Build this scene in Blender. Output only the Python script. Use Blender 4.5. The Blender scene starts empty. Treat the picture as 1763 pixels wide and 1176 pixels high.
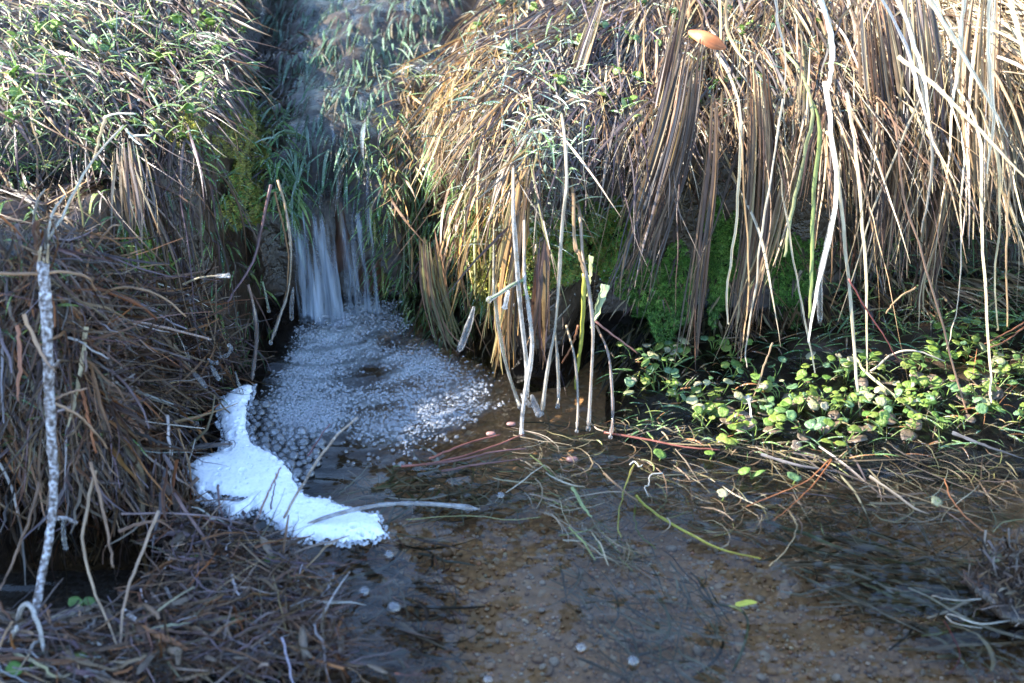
import bpy, math, random
import numpy as np
from mathutils import Vector, Matrix

# ------------------------------------------------------------------ camera, sky, sun, exposure
scene = bpy.context.scene
col_main = scene.collection
R = math.radians
CAM_H, PITCH, LENS = 0.70, R(30.0), 50.0
cam_d = bpy.data.cameras.new('camera')
cam = bpy.data.objects.new('camera', cam_d)
col_main.objects.link(cam)
cam.location = (0, 0, CAM_H)
cam.rotation_euler = (R(90) - PITCH, 0, 0)
cam_d.lens = LENS
cam_d.sensor_width = 36.0
cam_d.clip_start = 0.02
cam_d.clip_end = 2000
cam_d.dof.use_dof = True
cam_d.dof.focus_distance = 1.36
cam_d.dof.aperture_fstop = 7.0
scene.camera = cam

SUN_AZ, SUN_EL = R(-80), R(36)          # azimuth from +Y (away from the camera), minus = left
sun_dir = Vector((math.sin(SUN_AZ) * math.cos(SUN_EL), math.cos(SUN_AZ) * math.cos(SUN_EL), math.sin(SUN_EL)))
world = bpy.data.worlds.new('World')
scene.world = world
world.use_nodes = True
wn = world.node_tree.nodes
sky = wn.new('ShaderNodeTexSky')
sky.sky_type = 'NISHITA'
sky.sun_disc = False
sky.sun_elevation = SUN_EL
sky.sun_rotation = SUN_AZ
sky.air_density = 1.0
sky.dust_density = 0.1
sky.ozone_density = 2.6
wn['Background'].inputs[1].default_value = 0.15
world.node_tree.links.new(sky.outputs[0], wn['Background'].inputs[0])

sun_d = bpy.data.lights.new('sun', 'SUN')
sun_d.energy = 5.0
sun_d.angle = R(0.53)
sun_d.color = (1.0, 0.93, 0.82)
sun = bpy.data.objects.new('sun', sun_d)
sun.rotation_euler = sun_dir.to_track_quat('Z', 'Y').to_euler()
col_main.objects.link(sun)

scene.render.engine = 'CYCLES'
scene.view_settings.view_transform = 'Standard'
scene.view_settings.look = 'None'
scene.view_settings.gamma = 1.0
scene.view_settings.exposure = 2.45
scene.cycles.transparent_max_bounces = 20
scene.cycles.max_bounces = 7
scene.cycles.caustics_reflective = False
scene.cycles.caustics_refractive = False
scene.cycles.sample_clamp_indirect = 4.0

rng = np.random.default_rng(11)
random.seed(5)

# ------------------------------------------------------------------ pixel <-> place
W0, H0 = 1763.0, 1176.0
FPX = LENS / 36.0 * W0
cP, sP = math.cos(PITCH), math.sin(PITCH)

def ray(px, py):
    px = np.asarray(px, float); py = np.asarray(py, float)
    a = (px - W0 / 2) / FPX
    b = (H0 / 2 - py) / FPX
    return np.stack([a, cP + b * sP, -sP + b * cP], -1)

CAMP = np.array([0, 0, CAM_H])

def at(px, py, y):                      # the point seen at (px, py) that stands y metres away along the ground
    d = ray(px, py)
    return CAMP + d * (np.asarray(y) / d[..., 1])[..., None]

def gz0(px, py, z=0.0):                 # the point seen at (px, py) on the level z
    d = ray(px, py)
    return CAMP + d * ((z - CAM_H) / d[..., 2])[..., None]

# ------------------------------------------------------------------ numpy noise
def _hash(ix, iy, seed):
    n = (ix.astype(np.int64) * 374761393 + iy.astype(np.int64) * 668265263 + seed * 1442695041) & 0x7fffffff
    n = ((n ^ (n >> 13)) * 1274126177) & 0x7fffffff
    return ((n ^ (n >> 16)) & 0xffff) / 65535.0

def vnoise(x, y, seed=0):
    ix, iy = np.floor(x), np.floor(y)
    fx, fy = x - ix, y - iy
    fx = fx * fx * (3 - 2 * fx); fy = fy * fy * (3 - 2 * fy)
    a = _hash(ix, iy, seed); b = _hash(ix + 1, iy, seed)
    c = _hash(ix, iy + 1, seed); d = _hash(ix + 1, iy + 1, seed)
    return (a * (1 - fx) + b * fx) * (1 - fy) + (c * (1 - fx) + d * fx) * fy - 0.5

def fbm(x, y, seed=0, oct=3):
    s, a = 0, 1.0
    for o in range(oct):
        s = s + a * vnoise(x * 2 ** o, y * 2 ** o, seed + o * 17); a *= 0.5
    return s

def smooth(e0, e1, x):
    t = np.clip((x - e0) / (e1 - e0), 0, 1)
    return t * t * (3 - 2 * t)

def sdf(poly, x, y):                    # signed distance, positive inside
    poly = np.asarray(poly, float)
    shp = np.shape(x); x = np.ravel(x); y = np.ravel(y)
    d = np.full(x.shape, 1e9); ins = np.zeros(x.shape, bool)
    for i in range(len(poly)):
        ax, ay = poly[i]; bx, by = poly[(i + 1) % len(poly)]
        ex, ey = bx - ax, by - ay
        t = np.clip(((x - ax) * ex + (y - ay) * ey) / (ex * ex + ey * ey + 1e-12), 0, 1)
        d = np.minimum(d, (x - ax - t * ex) ** 2 + (y - ay - t * ey) ** 2)
        c = (ay > y) != (by > y)
        ins ^= c & (x < ex * (y - ay) / (ey if abs(ey) > 1e-12 else 1e-12) + ax)
    d = np.sqrt(d)
    return np.where(ins, d, -d).reshape(shp)

# ------------------------------------------------------------------ terrain
P_RIGHT = [(-.150, 1.40), (-.130, 1.33), (-.085, 1.27), (-.045, 1.225), (-.012, 1.20), (.02, 1.18), (.06, 1.19), (.095, 1.255),
           (.2, 1.275), (.3, 1.26), (.4, 1.30), (.55, 1.34), (.9, 1.28), (2.2, 1.1), (9, 1.0), (9, 9), (0.0, 9), (-.02, 2.4), (-.1, 1.75), (-.135, 1.55)]
P_LEFT = [(-9, 0.9), (-2.2, 1.0), (-.9, 1.08), (-.5, 1.13), (-.36, 1.14), (-.27, 1.165), (-.245, 1.20), (-.238, 1.30), (-.24, 1.40),
          (-.262, 1.55), (-.31, 1.75), (-.33, 2.4), (-.33, 9), (-9, 9)]
P_CHAN = [(-.30, 1.300), (-.10, 1.310), (-.05, 1.6), (.05, 2.4), (.1, 9), (-.45, 9), (-.4, 2.4), (-.33, 1.6)]
def g2(l):
    return [tuple(gz0(a, b)[:2]) for a, b in l]
P_MOUND = g2([(420, 640), (350, 690), (315, 740), (290, 800), (300, 850), (330, 880), (230, 905), (120, 900), (0, 890), (-300, 880)]) + [(-3, .93), (-3, 1.4), (-.25, 1.4)]
P_SHELF = g2([(1040, 690), (1075, 725), (1150, 745), (1260, 765), (1400, 790), (1560, 800), (1763, 785)]) + [(1.2, 1.0), (3, .9), (3, 1.6), (.1, 1.6)]

def bank_z(x, y, noise=True):
    d = sdf(P_RIGHT, x, y)
    w = np.where(x < .0, .085, .04) + .03 * smooth(.3, .5, x)
    hr = .185 + .05 * smooth(.1, .5, x) + .03 * smooth(.4, .7, x)
    zr = np.where(d > -.02, -.1 + (hr + .1) * smooth(-.012, 1, d / w) + .17 * np.clip(d - .03, 0, 1.0) + .03 * np.clip(d - 1, 0, 9), -.1)
    d = sdf(P_LEFT, x, y)
    hl = .21 + .03 * smooth(-.25, -.5, x)
    zl = np.where(d > -.02, -.1 + (hl + .1) * smooth(-.012, 1, d / .055) + .13 * np.clip(d - .03, 0, 1.0) + .03 * np.clip(d - 1, 0, 9), -.1)
    d = sdf(P_CHAN, x, y)
    zc = np.where(d > -.02, -.1 + .20 * smooth(-.1, 1, d / .012) + .030 * smooth(0, .08, d) + .13 * np.clip(d - .02, 0, 1), -.1)
    d = sdf(P_MOUND, x, y)
    hm = .045 + .15 * smooth(-.20, -.36, x) + .03 * smooth(-.36, -.6, x)
    zm = np.where(d > -.02, -.1 + (hm + .1) * smooth(-.1, 1, d / .075), -.1)
    d = sdf(P_SHELF, x, y)
    zs = -.1 + .085 * smooth(-.5, 1, (d + .02) / .06) + .022 * smooth(.03, .25, d) + .03 * smooth(.2, .45, d)
    z = np.maximum.reduce([zr, zl, zc, zm, zs])
    if noise:
        up = smooth(-.1, .05, z)
        z = z + up * (.020 * fbm(x * 14, y * 14, 3) + .006 * fbm(x * 60, y * 60, 9))
    return z

GX0, GX1, GY0, GY1, GS = -1.3, 1.3, .3, 2.6, .006
_gx = np.arange(GX0, GX1 + 1e-6, GS); _gy = np.arange(GY0, GY1 + 1e-6, GS)
_GX, _GY = np.meshgrid(_gx, _gy, indexing='xy')
_GZ = bank_z(_GX, _GY)
_k = np.array([1, 4, 6, 4, 1.]) / 16
_GZs = np.apply_along_axis(lambda m: np.convolve(m, _k, 'same'), 0, np.apply_along_axis(lambda m: np.convolve(m, _k, 'same'), 1, _GZ))
_DY, _DX = np.gradient(_GZs, GS)

def _bil(A, x, y):
    fx = np.clip((x - GX0) / GS, 0, A.shape[1] - 1.001); fy = np.clip((y - GY0) / GS, 0, A.shape[0] - 1.001)
    ix = fx.astype(int); iy = fy.astype(int); fx = fx - ix; fy = fy - iy
    return (A[iy, ix] * (1 - fx) + A[iy, ix + 1] * fx) * (1 - fy) + (A[iy + 1, ix] * (1 - fx) + A[iy + 1, ix + 1] * fx) * fy

def tz(x, y): return _bil(_GZ, x, y)
def tn(x, y):
    n = np.stack([-_bil(_DX, x, y), -_bil(_DY, x, y), np.ones_like(x)], -1)
    return n / np.linalg.norm(n, axis=-1, keepdims=True)

def hit(px, py, water=True):            # where the view through (px, py) meets the bank (or the water)
    d = ray(px, py); shp = d.shape[:-1]; d = d.reshape(-1, 3)
    t = np.full(len(d), .8); done = np.zeros(len(d), bool)
    for i in range(420):
        p = CAMP + d * t[:, None]
        g = tz(p[:, 0], p[:, 1])
        if water: g = np.maximum(g, 0)
        done |= p[:, 2] <= g
        t = np.where(done, t, t + .003)
        if done.all(): break
    return (CAMP + d * t[:, None]).reshape(shp + (3,))

def in_poly_px(poly, n, maxtry=60):
    poly = np.asarray(poly, float); out = []
    lo, hi = poly.min(0), poly.max(0)
    while len(out) < n:
        q = lo + (hi - lo) * rng.random((n * 2, 2))
        q = q[sdf(poly, q[:, 0], q[:, 1]) > 0]
        out.extend(q.tolist())
    return np.array(out[:n])

# ------------------------------------------------------------------ mesh building
def mesh_np(name, V, F, col=None, st=None, smooth_sh=True):
    """V (n,3); F list of int arrays (m,k); col (n,3) colours; st (n,3) strand coordinates"""
    V = np.asarray(V, np.float32).reshape(-1, 3)
    me = bpy.data.meshes.new(name)
    me.vertices.add(len(V)); me.vertices.foreach_set('co', V.ravel())
    F = [np.asarray(f, np.int32) for f in F if len(f)]
    nl = sum(f.size for f in F); nf = sum(len(f) for f in F)
    me.loops.add(nl); me.polygons.add(nf)
    me.loops.foreach_set('vertex_index', np.concatenate([f.ravel() for f in F]))
    tot = np.concatenate([np.full(len(f), f.shape[1], np.int32) for f in F])
    start = np.concatenate([[0], np.cumsum(tot)[:-1]]).astype(np.int32)
    me.polygons.foreach_set('loop_start', start)
    if smooth_sh: me.polygons.foreach_set('use_smooth', np.ones(nf, bool))
    if col is not None:
        a = me.color_attributes.new('col', 'FLOAT_COLOR', 'POINT')
        c = np.ones((len(V), 4), np.float32); c[:, :3] = col
        a.data.foreach_set('color', c.ravel())
    if st is not None:
        a = me.attributes.new('st', 'FLOAT_VECTOR', 'POINT')
        a.data.foreach_set('vector', np.asarray(st, np.float32).ravel())
    me.update(calc_edges=True)
    return me

def tag(o, label=None, cat=None, group=None, kind=None):
    if label: o['label'] = label
    if cat: o['category'] = cat
    if group: o['group'] = group
    if kind: o['kind'] = kind
    return o

def add(name, me, mat, parent=None, loc=None):
    """one mesh object; vertices given in world space, origin moved to loc (or the parent's base)"""
    o = bpy.data.objects.new(name, me)
    col_main.objects.link(o)
    if mat is not None and not me.materials: me.materials.append(mat)
    if parent is not None:
        me.transform(Matrix.Translation(-world_loc(parent)))
        o.parent = parent
    elif loc is not None:
        loc = Vector([float(v) for v in loc])
        me.transform(Matrix.Translation(-loc)); o.location = loc
    return o

def world_loc(o):
    l = Vector(o.location)
    while o.parent: o = o.parent; l += Vector(o.location)
    return l

def empty(name, loc):
    o = bpy.data.objects.new(name, None)
    o.empty_display_size = .02
    o.location = [float(v) for v in loc]
    col_main.objects.link(o)
    return o

def norm(a):
    return a / (np.linalg.norm(a, axis=-1, keepdims=True) + 1e-12)

class Ribs:
    """N blades of S rings, three vertices across (a shallow fold)"""
    def __init__(s, P, Wd, up, col, fold=.25, tipcol=None, twist=.8):
        N, S, _ = P.shape
        tl = np.linspace(0, 1, S)[None]
        Wd = Wd * (1 + .45 * fbm(tl * 5 + 0 * Wd, np.arange(N)[:, None] * 7.3 + 0 * Wd, 77))
        T = norm(np.gradient(P, axis=1))
        side = norm(np.cross(T, up)); nn = np.cross(side, T)
        if twist:
            ro = (rng.normal(size=(N, 1)) * .35 + twist * rng.normal(size=(N, 1)) * tl)
            c, q = np.cos(ro)[..., None], np.sin(ro)[..., None]
            side, nn = side * c + nn * q, nn * c - side * q
        Wd = Wd[..., None]
        s.V = np.stack([P - side * Wd, P + nn * Wd * fold, P + side * Wd], 2).reshape(N, S * 3, 3)
        i = np.arange(S - 1)[:, None] * 3 + np.arange(2)[None]
        i = i.ravel()
        s.F = np.stack([i, i + 1, i + 4, i + 3], -1)
        cc = np.repeat(col[:, None, :], S, 1)
        if tipcol is not None:
            t = np.linspace(0, 1, S)[None, :, None] ** 2
            cc = cc * (1 - t) + tipcol[:, None, :] * t
        s.C = np.repeat(cc[:, :, None, :], 3, 2).reshape(N, S * 3, 3)
        L = np.concatenate([np.zeros((N, 1)), np.cumsum(np.linalg.norm(np.diff(P, axis=1), axis=-1), 1)], 1)
        u = np.array([0, .5, 1.])[None, None, :] * np.ones((N, S, 1))
        sd = rng.random(N) * 50
        s.ST = np.stack([u, np.repeat(L[..., None], 3, 2), np.repeat(np.repeat(sd[:, None, None], S, 1), 3, 2)], -1).reshape(N, S * 3, 3)
        s.N = N; s.P = P; s.nv = S * 3
    def joined(s, name, idx):
        idx = np.asarray(idx)
        V = s.V[idx].reshape(-1, 3)
        F = (s.F[None] + (np.arange(len(idx)) * s.nv)[:, None, None]).reshape(-1, 4)
        return mesh_np(name, V, [F], s.C[idx].reshape(-1, 3), s.ST[idx].reshape(-1, 3))
    def single(s, name, i):
        return mesh_np(name, s.V[i], [s.F], s.C[i], s.ST[i])

def tube_np(P, r, sides=6, cap=True, lump=None):
    """P (S,3), r (S,) -> V, F"""
    P = np.asarray(P, float); S = len(P); r = np.asarray(r, float) * np.ones(S)
    T = norm(np.gradient(P, axis=0))
    ref = np.array([0.31, .86, .4]) if abs(T[:, 1]).mean() < .8 else np.array([1., .2, .1])
    a = norm(np.cross(T, ref)); b = np.cross(T, a)
    th = np.arange(sides) / sides * 2 * np.pi
    rr = r[:, None] * np.ones((1, sides))
    if lump is not None: rr = rr * lump
    V = P[:, None] + rr[..., None] * (np.cos(th)[None, :, None] * a[:, None] + np.sin(th)[None, :, None] * b[:, None])
    V = V.reshape(-1, 3)
    i = np.arange(S - 1)[:, None] * sides; j = np.arange(sides)[None]; k = (j + 1) % sides
    F = [np.stack([i + j, i + k, i + sides + k, i + sides + j], -1).reshape(-1, 4)]
    if cap:
        n = len(V)
        V = np.concatenate([V, P[:1], P[-1:]])
        F.append(np.stack([np.full(sides, n), (np.arange(sides) + 1) % sides, np.arange(sides)], -1))
        e = (S - 1) * sides
        F.append(np.stack([np.full(sides, n + 1), e + np.arange(sides), e + (np.arange(sides) + 1) % sides], -1))
    return V, F

def spline(pts, n):
    """Catmull-Rom through pts"""
    pts = np.asarray(pts, float)
    if len(pts) == 2: return pts[0] + (pts[1] - pts[0]) * np.linspace(0, 1, n)[:, None]
    q = np.concatenate([2 * pts[:1] - pts[1:2], pts, 2 * pts[-1:] - pts[-2:-1]])
    u = np.linspace(0, len(pts) - 1 - 1e-6, n); i = u.astype(int); t = (u - i)[:, None]
    a, b, c, d = q[i], q[i + 1], q[i + 2], q[i + 3]
    return .5 * (2 * b + (c - a) * t + (2 * a - 5 * b + 4 * c - d) * t ** 2 + (3 * b - a - 3 * c + d) * t ** 3)

def tube_mesh(name, P, r, sides=6, col=(.3, .2, .1), lump=None, colvar=.0):
    V, F = tube_np(P, r, sides, True, lump)
    S = len(P)
    L = np.concatenate([[0], np.cumsum(np.linalg.norm(np.diff(P, axis=0), axis=-1))])
    th = np.arange(sides) / sides * .9
    sd = rng.random() * 50
    st = np.stack([np.tile(th, S), np.repeat(L, sides), np.full(S * sides, sd)], -1)
    st = np.concatenate([st, [[.5, 0, sd], [.5, L[-1], sd]]])
    c = np.tile(np.asarray(col, float), (len(V), 1))
    if colvar: c *= 1 + colvar * (np.concatenate([np.repeat(vnoise(L * 90, L * 0 + sd, 3), sides), [0, 0]]))[:, None]
    return mesh_np(name, V, F, c, st)

def march(p0, v0, n, h, k, off, curl=0.0):
    """let strands run from p0 along v0, sag under gravity k per step and rest on the bank"""
    p = p0.copy(); v = norm(v0); out = [p.copy()]
    h = np.broadcast_to(np.asarray(h), (len(p),))[:, None]
    k = np.broadcast_to(np.asarray(k), (len(p),)); cv = curl * rng.normal(size=p.shape)
    for i in range(n - 1):
        v = v.copy(); v[:, 2] -= k; v = norm(v + cv + .4 * curl * rng.normal(size=v.shape))
        p = p + v * h
        pen = tz(p[:, 0], p[:, 1]) + off - p[:, 2]
        m = pen > 0
        if m.any():
            nr = tn(p[:, 0], p[:, 1])
            p = np.where(m[:, None], p + nr * (pen * nr[:, 2])[:, None], p)
            dv = np.minimum(0, (v * nr).sum(-1))
            v = np.where(m[:, None], norm(v - nr * dv[:, None]), v)
        out.append(p.copy())
    return np.stack(out, 1)

def pick(pal, n, jit=.15, w=None):
    pal = np.asarray(pal, float)
    if w is not None: w = np.asarray(w, float) / np.sum(w)
    c = pal[rng.choice(len(pal), n, p=w)]
    return np.clip(c * (1 + jit * rng.normal(size=(n, 1))) * (1 + .05 * rng.normal(size=(n, 3))), .005, .95)

def taper(n, a=.5, b=1.0, c=.08, mid=.35):
    t = np.linspace(0, 1, n)
    return np.where(t < mid, a + (b - a) * t / mid, b + (c - b) * ((t - mid) / (1 - mid)) ** 1.6)

# ------------------------------------------------------------------ materials
def nt(name):
    m = bpy.data.materials.new(name); m.use_nodes = True
    t = m.node_tree; t.nodes.clear()
    o = t.nodes.new('ShaderNodeOutputMaterial')
    return m, t, o

def N(t, typ, **kw):
    n = t.nodes.new(typ)
    for k, v in kw.items():
        if k.startswith('i_'):
            key = k[2:]
            key = int(key) if key.isdigit() else key.replace('_', ' ')
            n.inputs[key].default_value = v
        else: setattr(n, k, v)
    return n

def mathn(t, op, a, b=None, clamp=False):
    n = t.nodes.new('ShaderNodeMath'); n.operation = op; n.use_clamp = clamp
    for i, v in enumerate((a, b)):
        if v is None: continue
        if isinstance(v, (int, float)): n.inputs[i].default_value = v
        else: t.links.new(v, n.inputs[i])
    return n.outputs[0]

def ramp(t, fac, stops, interp='LINEAR'):
    n = t.nodes.new('ShaderNodeValToRGB'); n.color_ramp.interpolation = interp
    e = n.color_ramp.elements
    while len(e) < len(stops): e.new(.5)
    for el, (p, c) in zip(e, stops):
        el.position = p; el.color = (c[0], c[1], c[2], 1) if not isinstance(c, (int, float)) else (c, c, c, 1)
    t.links.new(fac, n.inputs[0])
    return n.outputs[0]

def mixc(t, mode, fac, a, b):
    n = t.nodes.new('ShaderNodeMix'); n.data_type = 'RGBA'; n.blend_type = mode
    for s, v in ((n.inputs[0], fac), (n.inputs[6], a), (n.inputs[7], b)):
        if isinstance(v, (int, float)): s.default_value = v
        elif isinstance(v, tuple): s.default_value = (*v, 1)
        else: t.links.new(v, s)
    return n.outputs[2]

def strand_mat(name, rough=.45, trans=.3, stripes=1.0, frost=0.0, spec=.4, dirt=.5):
    """dead or living blades: own colour per strand, lengthwise fibres, brown blotches, light through the blade"""
    m, t, o = nt(name)
    ca = N(t, 'ShaderNodeAttribute', attribute_name='col')
    sa = N(t, 'ShaderNodeAttribute', attribute_name='st')
    mp = N(t, 'ShaderNodeMapping'); mp.inputs['Scale'].default_value = (7, 14, 1)
    t.links.new(sa.outputs['Vector'], mp.inputs['Vector'])
    n1 = N(t, 'ShaderNodeTexNoise', i_Scale=1.0, i_Detail=3.0); t.links.new(mp.outputs[0], n1.inputs['Vector'])
    mp2 = N(t, 'ShaderNodeMapping'); mp2.inputs['Scale'].default_value = (1.2, 70, 1)
    t.links.new(sa.outputs['Vector'], mp2.inputs['Vector'])
    n2 = N(t, 'ShaderNodeTexNoise', i_Scale=1.0, i_Detail=4.0); t.links.new(mp2.outputs[0], n2.inputs['Vector'])
    f1 = ramp(t, n1.outputs[0], [(.3, 1 - .62 * stripes), (.52, 1.0), (.7, 1.0 + .0)])
    c = mixc(t, 'MULTIPLY', 1.0, ca.outputs['Color'], f1)
    f2 = ramp(t, n2.outputs[0], [(.36, (.42, .33, .25)), (.56, (1, 1, 1))])
    c = mixc(t, 'MULTIPLY', dirt, c, f2)
    if frost:
        n3 = N(t, 'ShaderNodeTexNoise', i_Scale=900.0, i_Detail=2.0)
        tc = N(t, 'ShaderNodeTexCoord'); t.links.new(tc.outputs['Object'], n3.inputs['Vector'])
        f3 = ramp(t, n3.outputs[0], [(.62 - .28 * frost, 0.0), (.72 - .2 * frost, 1.0)])
        c = mixc(t, 'MIX', f3, c, (.82, .85, .88))
    b = N(t, 'ShaderNodeBsdfPrincipled', i_Roughness=rough)
    b.inputs['Specular IOR Level'].default_value = spec
    t.links.new(c, b.inputs['Base Color'])
    bm = N(t, 'ShaderNodeBump', i_Strength=.35, i_Distance=.0006); t.links.new(n1.outputs[0], bm.inputs['Height'])
    t.links.new(bm.outputs[0], b.inputs['Normal'])
    tr = N(t, 'ShaderNodeBsdfTranslucent'); t.links.new(c, tr.inputs[0])
    mx = N(t, 'ShaderNodeMixShader', i_0=trans)
    t.links.new(b.outputs[0], mx.inputs[1]); t.links.new(tr.outputs[0], mx.inputs[2])
    t.links.new(mx.outputs[0], o.inputs[0])
    return m

M = {}
M['straw'] = strand_mat('dead_sedge', rough=.38, trans=.30)
M['wetstraw'] = strand_mat('wet_dead_sedge', rough=.36, trans=.16, spec=.4)
M['green'] = strand_mat('green_grass', rough=.55, trans=.38, stripes=.35, frost=.06, spec=.25, dirt=.3)
M['frostgrass'] = strand_mat('frosted_grass', rough=.6, trans=.3, stripes=.3, frost=.3, dirt=.2)
M['froststraw'] = strand_mat('frosted_straw', rough=.55, trans=.25, stripes=.7, frost=.12, dirt=.3)
M['moss'] = strand_mat('moss', rough=.5, trans=.35, stripes=.2, dirt=.2)

def leaf_mat(name, c1, c2, c3, trans=.3, rough=.35, spots=.0):
    m, t, o = nt(name)
    oi = N(t, 'ShaderNodeObjectInfo'); tc = N(t, 'ShaderNodeTexCoord')
    base = ramp(t, oi.outputs['Random'], [(0, c1), (.5, c2), (1, c3)])
    n1 = N(t, 'ShaderNodeTexNoise', i_Scale=2.2, i_Detail=4.0, noise_dimensions='4D')
    t.links.new(tc.outputs['Object'], n1.inputs['Vector'])
    t.links.new(mathn(t, 'MULTIPLY', oi.outputs['Random'], 40.0), n1.inputs['W'])
    c = mixc(t, 'MULTIPLY', .8, base, ramp(t, n1.outputs[0], [(.3, (.55, .6, .45)), (.6, (1.1, 1.1, 1.0))]))
    if spots: c = mixc(t, 'MIX', ramp(t, n1.outputs[0], [(.5, 0.), (.68, spots)]), c, (.10, .055, .03))
    b = N(t, 'ShaderNodeBsdfPrincipled', i_Roughness=rough); t.links.new(c, b.inputs['Base Color'])
    bm = N(t, 'ShaderNodeBump', i_Strength=.25, i_Distance=.1); t.links.new(n1.outputs[0], bm.inputs['Height']); t.links.new(bm.outputs[0], b.inputs['Normal'])
    tr = N(t, 'ShaderNodeBsdfTranslucent'); t.links.new(c, tr.inputs[0])
    mx = N(t, 'ShaderNodeMixShader', i_0=trans); t.links.new(b.outputs[0], mx.inputs[1]); t.links.new(tr.outputs[0], mx.inputs[2])
    t.links.new(mx.outputs[0], o.inputs[0])
    return m
M['leaf_green'] = leaf_mat('fresh_leaf', (.09, .20, .035), (.17, .28, .05), (.12, .23, .07), rough=.5, spots=.35)
M['leaf_lime'] = leaf_mat('lime_leaf', (.17, .27, .04), (.24, .30, .06), (.15, .25, .045), rough=.5, spots=.6)
M['leaf_blue'] = leaf_mat('dusty_leaf', (.12, .22, .11), (.17, .28, .16), (.10, .20, .07))
M['leaf_brown'] = leaf_mat('dead_leaf', (.16, .11, .08), (.22, .17, .14), (.11, .075, .055), trans=.1, spots=.5)
M['leaf_orange'] = leaf_mat('orange_leaf', (.52, .2, .08), (.55, .22, .10), (.5, .2, .09), trans=.3, rough=.5)
M['leaf_pale'] = leaf_mat('bleached_leaf', (.48, .44, .32), (.42, .44, .22), (.5, .42, .34), spots=.5)

# wet soil of the banks
def soil_mat():
    m, t, o = nt('wet_soil')
    tc = N(t, 'ShaderNodeTexCoord')
    n1 = N(t, 'ShaderNodeTexNoise', i_Scale=28.0, i_Detail=6.0); t.links.new(tc.outputs['Object'], n1.inputs['Vector'])
    n2 = N(t, 'ShaderNodeTexNoise', i_Scale=190.0, i_Detail=4.0); t.links.new(tc.outputs['Object'], n2.inputs['Vector'])
    c = ramp(t, n1.outputs[0], [(.3, (.014, .009, .006)), (.5, (.034, .021, .013)), (.7, (.07, .045, .028))])
    c = mixc(t, 'MULTIPLY', .7, c, ramp(t, n2.outputs[0], [(.3, .45), (.65, 1.0)]))
    b = N(t, 'ShaderNodeBsdfPrincipled'); t.links.new(c, b.inputs['Base Color'])
    t.links.new(ramp(t, n1.outputs[0], [(.35, .16), (.6, .5)]), b.inputs['Roughness'])
    bm = N(t, 'ShaderNodeBump', i_Strength=.9, i_Distance=.006)
    t.links.new(mathn(t, 'ADD', n1.outputs[0], mathn(t, 'MULTIPLY', n2.outputs[0], .35)), bm.inputs['Height'])
    t.links.new(bm.outputs[0], b.inputs['Normal']); t.links.new(b.outputs[0], o.inputs[0])
    return m
M['soil'] = soil_mat()

def bed_mat():
    m, t, o = nt('gravel_bed')
    tc = N(t, 'ShaderNodeTexCoord')
    v = N(t, 'ShaderNodeTexVoronoi', i_Scale=170.0, i_Randomness=1.0); t.links.new(tc.outputs['Object'], v.inputs['Vector'])
    n1 = N(t, 'ShaderNodeTexNoise', i_Scale=9.0, i_Detail=5.0); t.links.new(tc.outputs['Object'], n1.inputs['Vector'])
    sep = N(t, 'ShaderNodeSeparateColor'); t.links.new(v.outputs['Color'], sep.inputs[0])
    c = ramp(t, sep.outputs[0], [(0, (.26, .12, .05)), (.4, (.46, .22, .085)), (.7, (.56, .26, .09)), (.9, (.6, .32, .14)), (1, (.62, .46, .3))])
    c = mixc(t, 'MULTIPLY', .75, c, ramp(t, v.outputs['Distance'], [(.2, 1.0), (.65, .45)]))
    c = mixc(t, 'MIX', ramp(t, n1.outputs[0], [(.36, .0), (.6, .8)]), c, (.34, .175, .075))
    # unlit water by the left bank, painted as dark into the bed colour
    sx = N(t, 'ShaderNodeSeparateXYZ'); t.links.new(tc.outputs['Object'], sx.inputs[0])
    unlit_left = ramp(t, mathn(t, 'ADD', mathn(t, 'ADD', sx.outputs[0], .62), mathn(t, 'MULTIPLY', n1.outputs[0], .16)), [(.52, 1.0), (.60, .0)])
    c = mixc(t, 'MIX', unlit_left, c, (.028, .018, .012))
    b = N(t, 'ShaderNodeBsdfPrincipled', i_Roughness=.7); t.links.new(c, b.inputs['Base Color'])
    bm = N(t, 'ShaderNodeBump', i_Strength=.6, i_Distance=.004); bm.invert = True
    t.links.new(v.outputs['Distance'], bm.inputs['Height']); t.links.new(bm.outputs[0], b.inputs['Normal'])
    t.links.new(b.outputs[0], o.inputs[0])
    return m
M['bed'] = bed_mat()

def pebble_mat():
    m, t, o = nt('pebble')
    oi = N(t, 'ShaderNodeObjectInfo'); tc = N(t, 'ShaderNodeTexCoord')
    c = ramp(t, oi.outputs['Random'], [(0, (.28, .15, .07)), (.35, (.5, .25, .1)), (.6, (.56, .3, .15)), (.8, (.36, .25, .17)), (1, (.6, .43, .3))])
    n1 = N(t, 'ShaderNodeTexNoise', i_Scale=2.5, i_Detail=5.0); t.links.new(tc.outputs['Object'], n1.inputs['Vector'])
    c = mixc(t, 'MULTIPLY', .7, c, ramp(t, n1.outputs[0], [(.3, .5), (.65, 1.1)]))
    b = N(t, 'ShaderNodeBsdfPrincipled', i_Roughness=.55); t.links.new(c, b.inputs['Base Color']); t.links.new(b.outputs[0], o.inputs[0])
    return m
M['pebble'] = pebble_mat()

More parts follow.
